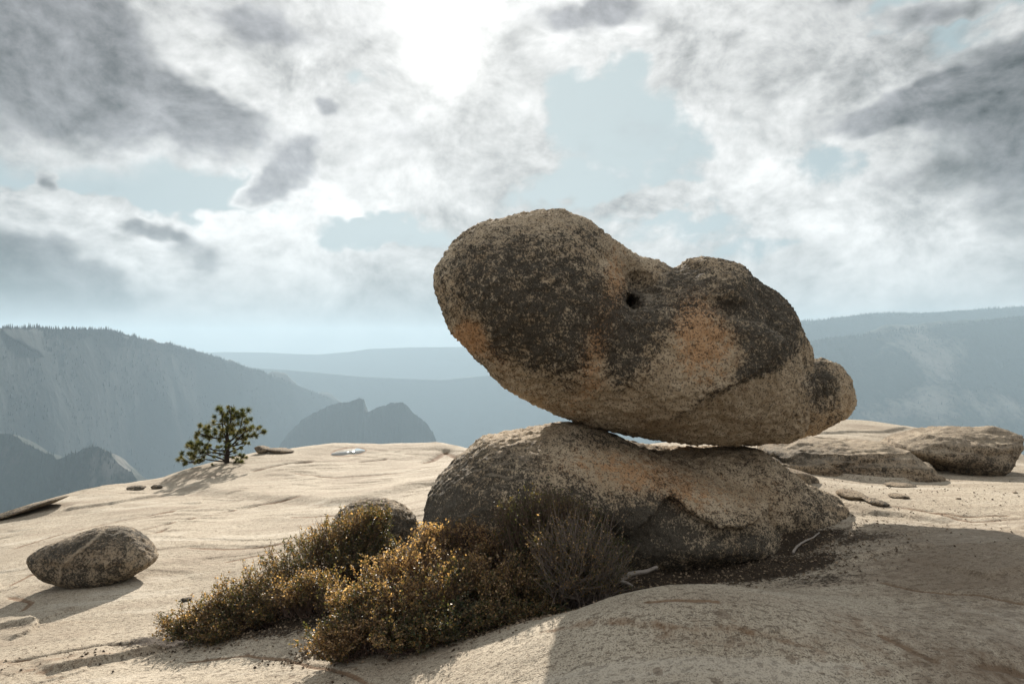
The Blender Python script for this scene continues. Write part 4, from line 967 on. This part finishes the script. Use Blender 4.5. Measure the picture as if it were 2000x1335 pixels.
# ---------------------------------------------------------------- far mountains
def hill_mat(name, forest, rock, amt, sc=1.0):
    m, t = new_mat(name); co = t.n('ShaderNodeTexCoord').outputs['Object']
    st = t.n('ShaderNodeMapping', {'Vector': co, 'Scale': (1, .6, .45)}).outputs[0]
    n1 = t.noise(st, .0035/sc, 8, .62, .5); n2 = t.noise(st, .03/sc, 5, .65)
    at = t.n('ShaderNodeAttribute', attribute_name='mask').outputs['Vector']; r, g, b = t.n('ShaderNodeSeparateXYZ', {0: at}).outputs
    v = t.m('ADD', t.m('ADD', t.m('MULTIPLY', n1, .7), t.m('MULTIPLY', n2, .45)), r)
    c = t.mix(t.ss(v, .66, .66+amt), forest, rock)
    c = t.mix(t.m('MULTIPLY', t.ss(n2, .45, .7), .5), c, tuple(q*.5 for q in forest))
    finish(t, c, .95, n2, 1.0, 8.0, spec=.1); return m
M_FOREST = hill_mat('forest_slope', (.007,.017,.020), (.060,.068,.066), .6)
M_CLIFF = hill_mat('cliff_slope', (.018,.028,.024), (.24,.215,.19), .30, .5)
def conifers(name, base_pts, size, parent, seed, mat):
    r = np.random.default_rng(seed); n = len(base_pts); s = size*(.35+.85*r.random(n)**1.6)*(.8+.5*fbm(base_pts, 1/90., 2, seed=3)); w = s*.16
    a = r.random(n)*6.28; V = []
    for k in range(4): V.append(base_pts+np.stack([np.cos(a+k*1.571)*w, np.sin(a+k*1.571)*w, s*.08-.12*s], 1))
    V.append(base_pts+np.stack([0*s, 0*s, s], 1))
    V = np.stack(V, 1).reshape(-1, 3); i = np.arange(n)[:, None]*5
    tri = np.concatenate([i+[k, (k+1) % 4, 4] for k in range(4)], 0)
    return tag(obj_np(name, V, tri, mat, parent=parent, smooth_=False, attrs={'mask': np.zeros((len(V), 3))}), kind='stuff')
def ridge(name, crest, D, drop, run, mat, seed, rough=1.0, trees=0, tsize=16, tcrest=0, mask=None, back=600, nu=420, nv=110, Dvar=None, steep=1.0, crag=0.):
    """mountain side: crest line given in photo px at distance D, falling `drop` m over `run` m toward the viewer and behind"""
    cr = np.array(crest, float); u = np.linspace(cr[0, 0], cr[-1, 0], nu); py = np.interp(u, cr[:, 0], cr[:, 1])
    py = py-crag*fbm(np.stack([u, 0*u, 0*u], 1), 1/26., 5, .6, seed=seed+3)
    Dd = np.full(nu, float(D)) if Dvar is None else D*np.interp(u, *zip(*Dvar))
    xc = (u-1000)/F*Dd; zc = EYE-(py-680)/F*Dd
    vv = np.concatenate([-np.linspace(1, 0, 14)[:-1]**1.5, np.linspace(0, 1, nv)])
    Vv, U = np.meshgrid(vv, np.arange(nu), indexing='ij')
    yb = Dd[U]-np.where(Vv > 0, Vv*run, Vv*back); x = xc[U]*(yb/Dd[U])**.35
    fall = np.where(Vv > 0, drop*np.clip(Vv, 0, 1)**steep, back*.5*np.abs(Vv))
    p = np.stack([x.ravel(), yb.ravel(), 0*x.ravel()], 1)
    amp = np.clip(np.abs(Vv).ravel()*6, 0, 1)*rough
    nz = amp*(110*ridged(p, 1/900., 4, seed)*.6+60*fbm(p, 1/260., 4, seed=seed+1))+rough*2.5*fbm(p, 1/60., 3, seed=seed+2)
    z = (zc[U]-fall).ravel()+nz; V = np.stack([p[:, 0], p[:, 1], z], 1)
    m = len(vv); i = (np.arange(m-1)[:, None]*nu+np.arange(nu-1)[None]).ravel(); Q = np.stack([i, i+1, i+nu+1, i+nu], 1)
    uu = 1000+V[:, 0]/V[:, 1]*F; pv = 680-(V[:, 2]-EYE)/V[:, 1]*F
    mk = mask(uu, pv) if mask else np.zeros(len(V))
    o = obj_np(name, V, Q, mat, attrs={'mask': np.stack([mk, mk, mk], 1)}); tag(o, kind='structure')
    if trees or tcrest:
        r = np.random.default_rng(seed+50); Z = z.reshape(m, nu); X = V[:, 0].reshape(m, nu); Yy = V[:, 1].reshape(m, nu); MK = mk.reshape(m, nu)
        iu = np.concatenate([r.random(trees)*(nu-1.01), r.random(tcrest)*(nu-1.01)]); iv = np.concatenate([13+r.random(trees)**1.3*(nv-2)*.9, 13+r.random(tcrest)**2*3.0])
        a, b = iv.astype(int), iu.astype(int); fa, fb = iv-a, iu-b
        def S(A): return (A[a, b]*(1-fa)+A[a+1, b]*fa)*(1-fb)+(A[a, b+1]*(1-fa)+A[a+1, b+1]*fa)*fb
        pts = np.stack([S(X), S(Yy), S(Z)], 1); keep = r.random(len(pts)) > np.clip(S(MK)*2.2, 0, .93)
        keep &= (fbm(pts, 1/140., 2, seed=seed+9) > -.25) | (np.arange(len(pts)) >= trees)
        conifers('forest', pts[keep], tsize, o, seed, mat)
    return o
ridge('left_mountain', [(-900,600),(-400,630),(-60,640),(60,640),(110,642),(210,643),(235,650),(300,668),(350,676),(400,690),(440,703),(520,728),(600,760),(700,800),(820,850)], 3200, 1500, 2300, M_FOREST, 3, rough=1.15, trees=20000, tcrest=6000, tsize=16,
      mask=lambda u, v: .06*gauss(u, v, 150, 830, 160, 50), Dvar=[(-900, .5), (0, .58), (250, .85), (820, 1.8)])
ridge('middle_mountain', [(300,740),(440,716),(560,722),(700,735),(860,742),(1000,728),(1150,712),(1400,700),(1700,690)], 6500, 1600, 2500, M_FOREST, 7, rough=.8, trees=0, nu=200)
ridge('far_mountain', [(-200,690),(350,690),(440,687),(520,688),(580,691),(620,692),(680,687),(720,681),(800,678),(900,677),(1100,668),(1300,662),(1700,640),(2200,650)], 9500, 1400, 2500, M_FOREST, 11, rough=.4, tcrest=0, nu=260)
ridge('right_far_mountain', [(1380,640),(1500,633),(1560,627),(1600,626),(1640,620),(1690,613),(1740,611),(1790,612),(1850,608),(1920,604),(2000,599),(2200,590),(2700,600)], 5000, 1500, 2300, M_FOREST, 17, rough=.5, trees=9000, tcrest=5000, tsize=20)
ridge('right_mountain', [(1250,720),(1450,690),(1560,668),(1650,657),(1720,650),(1780,640),(1850,634),(1930,625),(2000,616),(2200,600),(2700,590)], 3900, 1500, 2500, M_CLIFF, 23, rough=1.1, trees=12000, tcrest=4500, tsize=17,
      mask=lambda u, v: .20*gauss(u, v, 1790, 670, 60, 28, 20)+.26*gauss(u, v, 1830, 735, 40, 45, -20)+.16*gauss(u, v, 1850, 800, 110, 26)+.16*gauss(u, v, 1965, 790, 40, 36)+.12*gauss(u, v, 1720, 800, 40, 60))
ridge('rock_spires', [(470,940),(540,880),(560,850),(590,818),(615,806),(640,792),(660,786),(684,782),(700,778),(711,779),(714,806),(722,803),(750,790),(768,787),(790,790),(806,804),(830,824),(846,846),(856,870),(880,930)], 3300, 1300, 700, M_CLIFF, 31, rough=.34, back=500, trees=700, tcrest=90, tsize=15, nu=500, nv=70, steep=.9, crag=9,
      mask=lambda u, v: -.05+0*u)
ridge('left_crag', [(-300,880),(-60,850),(20,846),(60,870),(110,895),(150,882),(175,872),(190,868),(210,880),(232,905),(262,930),(300,965),(340,1010)], 1500, 700, 500, M_CLIFF, 37, rough=.35, back=250, trees=2600, tcrest=500, tsize=14, nu=420, nv=70, steep=.85, crag=9,
      mask=lambda u, v: .28*gauss(u, v, 225, 910, 26, 30, 50)+.02)
# valley floor out to the horizon
def valley():
    n = 60; xs = np.linspace(-16000, 16000, n); ys = np.linspace(90, 15000, n); X, Yg = np.meshgrid(xs, ys)
    V = np.stack([X.ravel(), Yg.ravel(), -1250+60*fbm(np.stack([X.ravel(), Yg.ravel(), 0*X.ravel()], 1), 1/1500., 3)], 1)
    i = (np.arange(n-1)[:, None]*n+np.arange(n-1)[None]).ravel()
    tag(obj_np('valley_floor', V, np.stack([i, i+1, i+n+1, i+n], 1), M_FOREST, attrs={'mask': np.zeros((len(V), 3))}), kind='structure')
valley()

# ---------------------------------------------------------------- haze filling the valley
def haze():
    x0, x1, y0, y1, z0, z1 = -15900, 15900, -40, 14900, -1420, 430
    V = np.array([(x, y, z) for x in (x0, x1) for y in (y0, y1) for z in (z0, z1)])
    Q = np.array([(0,1,3,2),(4,6,7,5),(0,4,5,1),(2,3,7,6),(0,2,6,4),(1,5,7,3)])
    m = bpy.data.materials.new('haze'); m.use_nodes = True; t = NT(m.node_tree)
    v = t.n('ShaderNodeVolumePrincipled', {'Color': (.58, .75, .88), 'Density': HAZE_DENSITY, 'Anisotropy': .1})
    o = t.n('ShaderNodeOutputMaterial'); t.nt.links.new(v.outputs[0], o.inputs['Volume'])
    tag(obj_np('haze', V, Q, m, smooth_=False), 'pale blue haze filling the valley and the air above it', 'haze', kind='stuff')
haze()
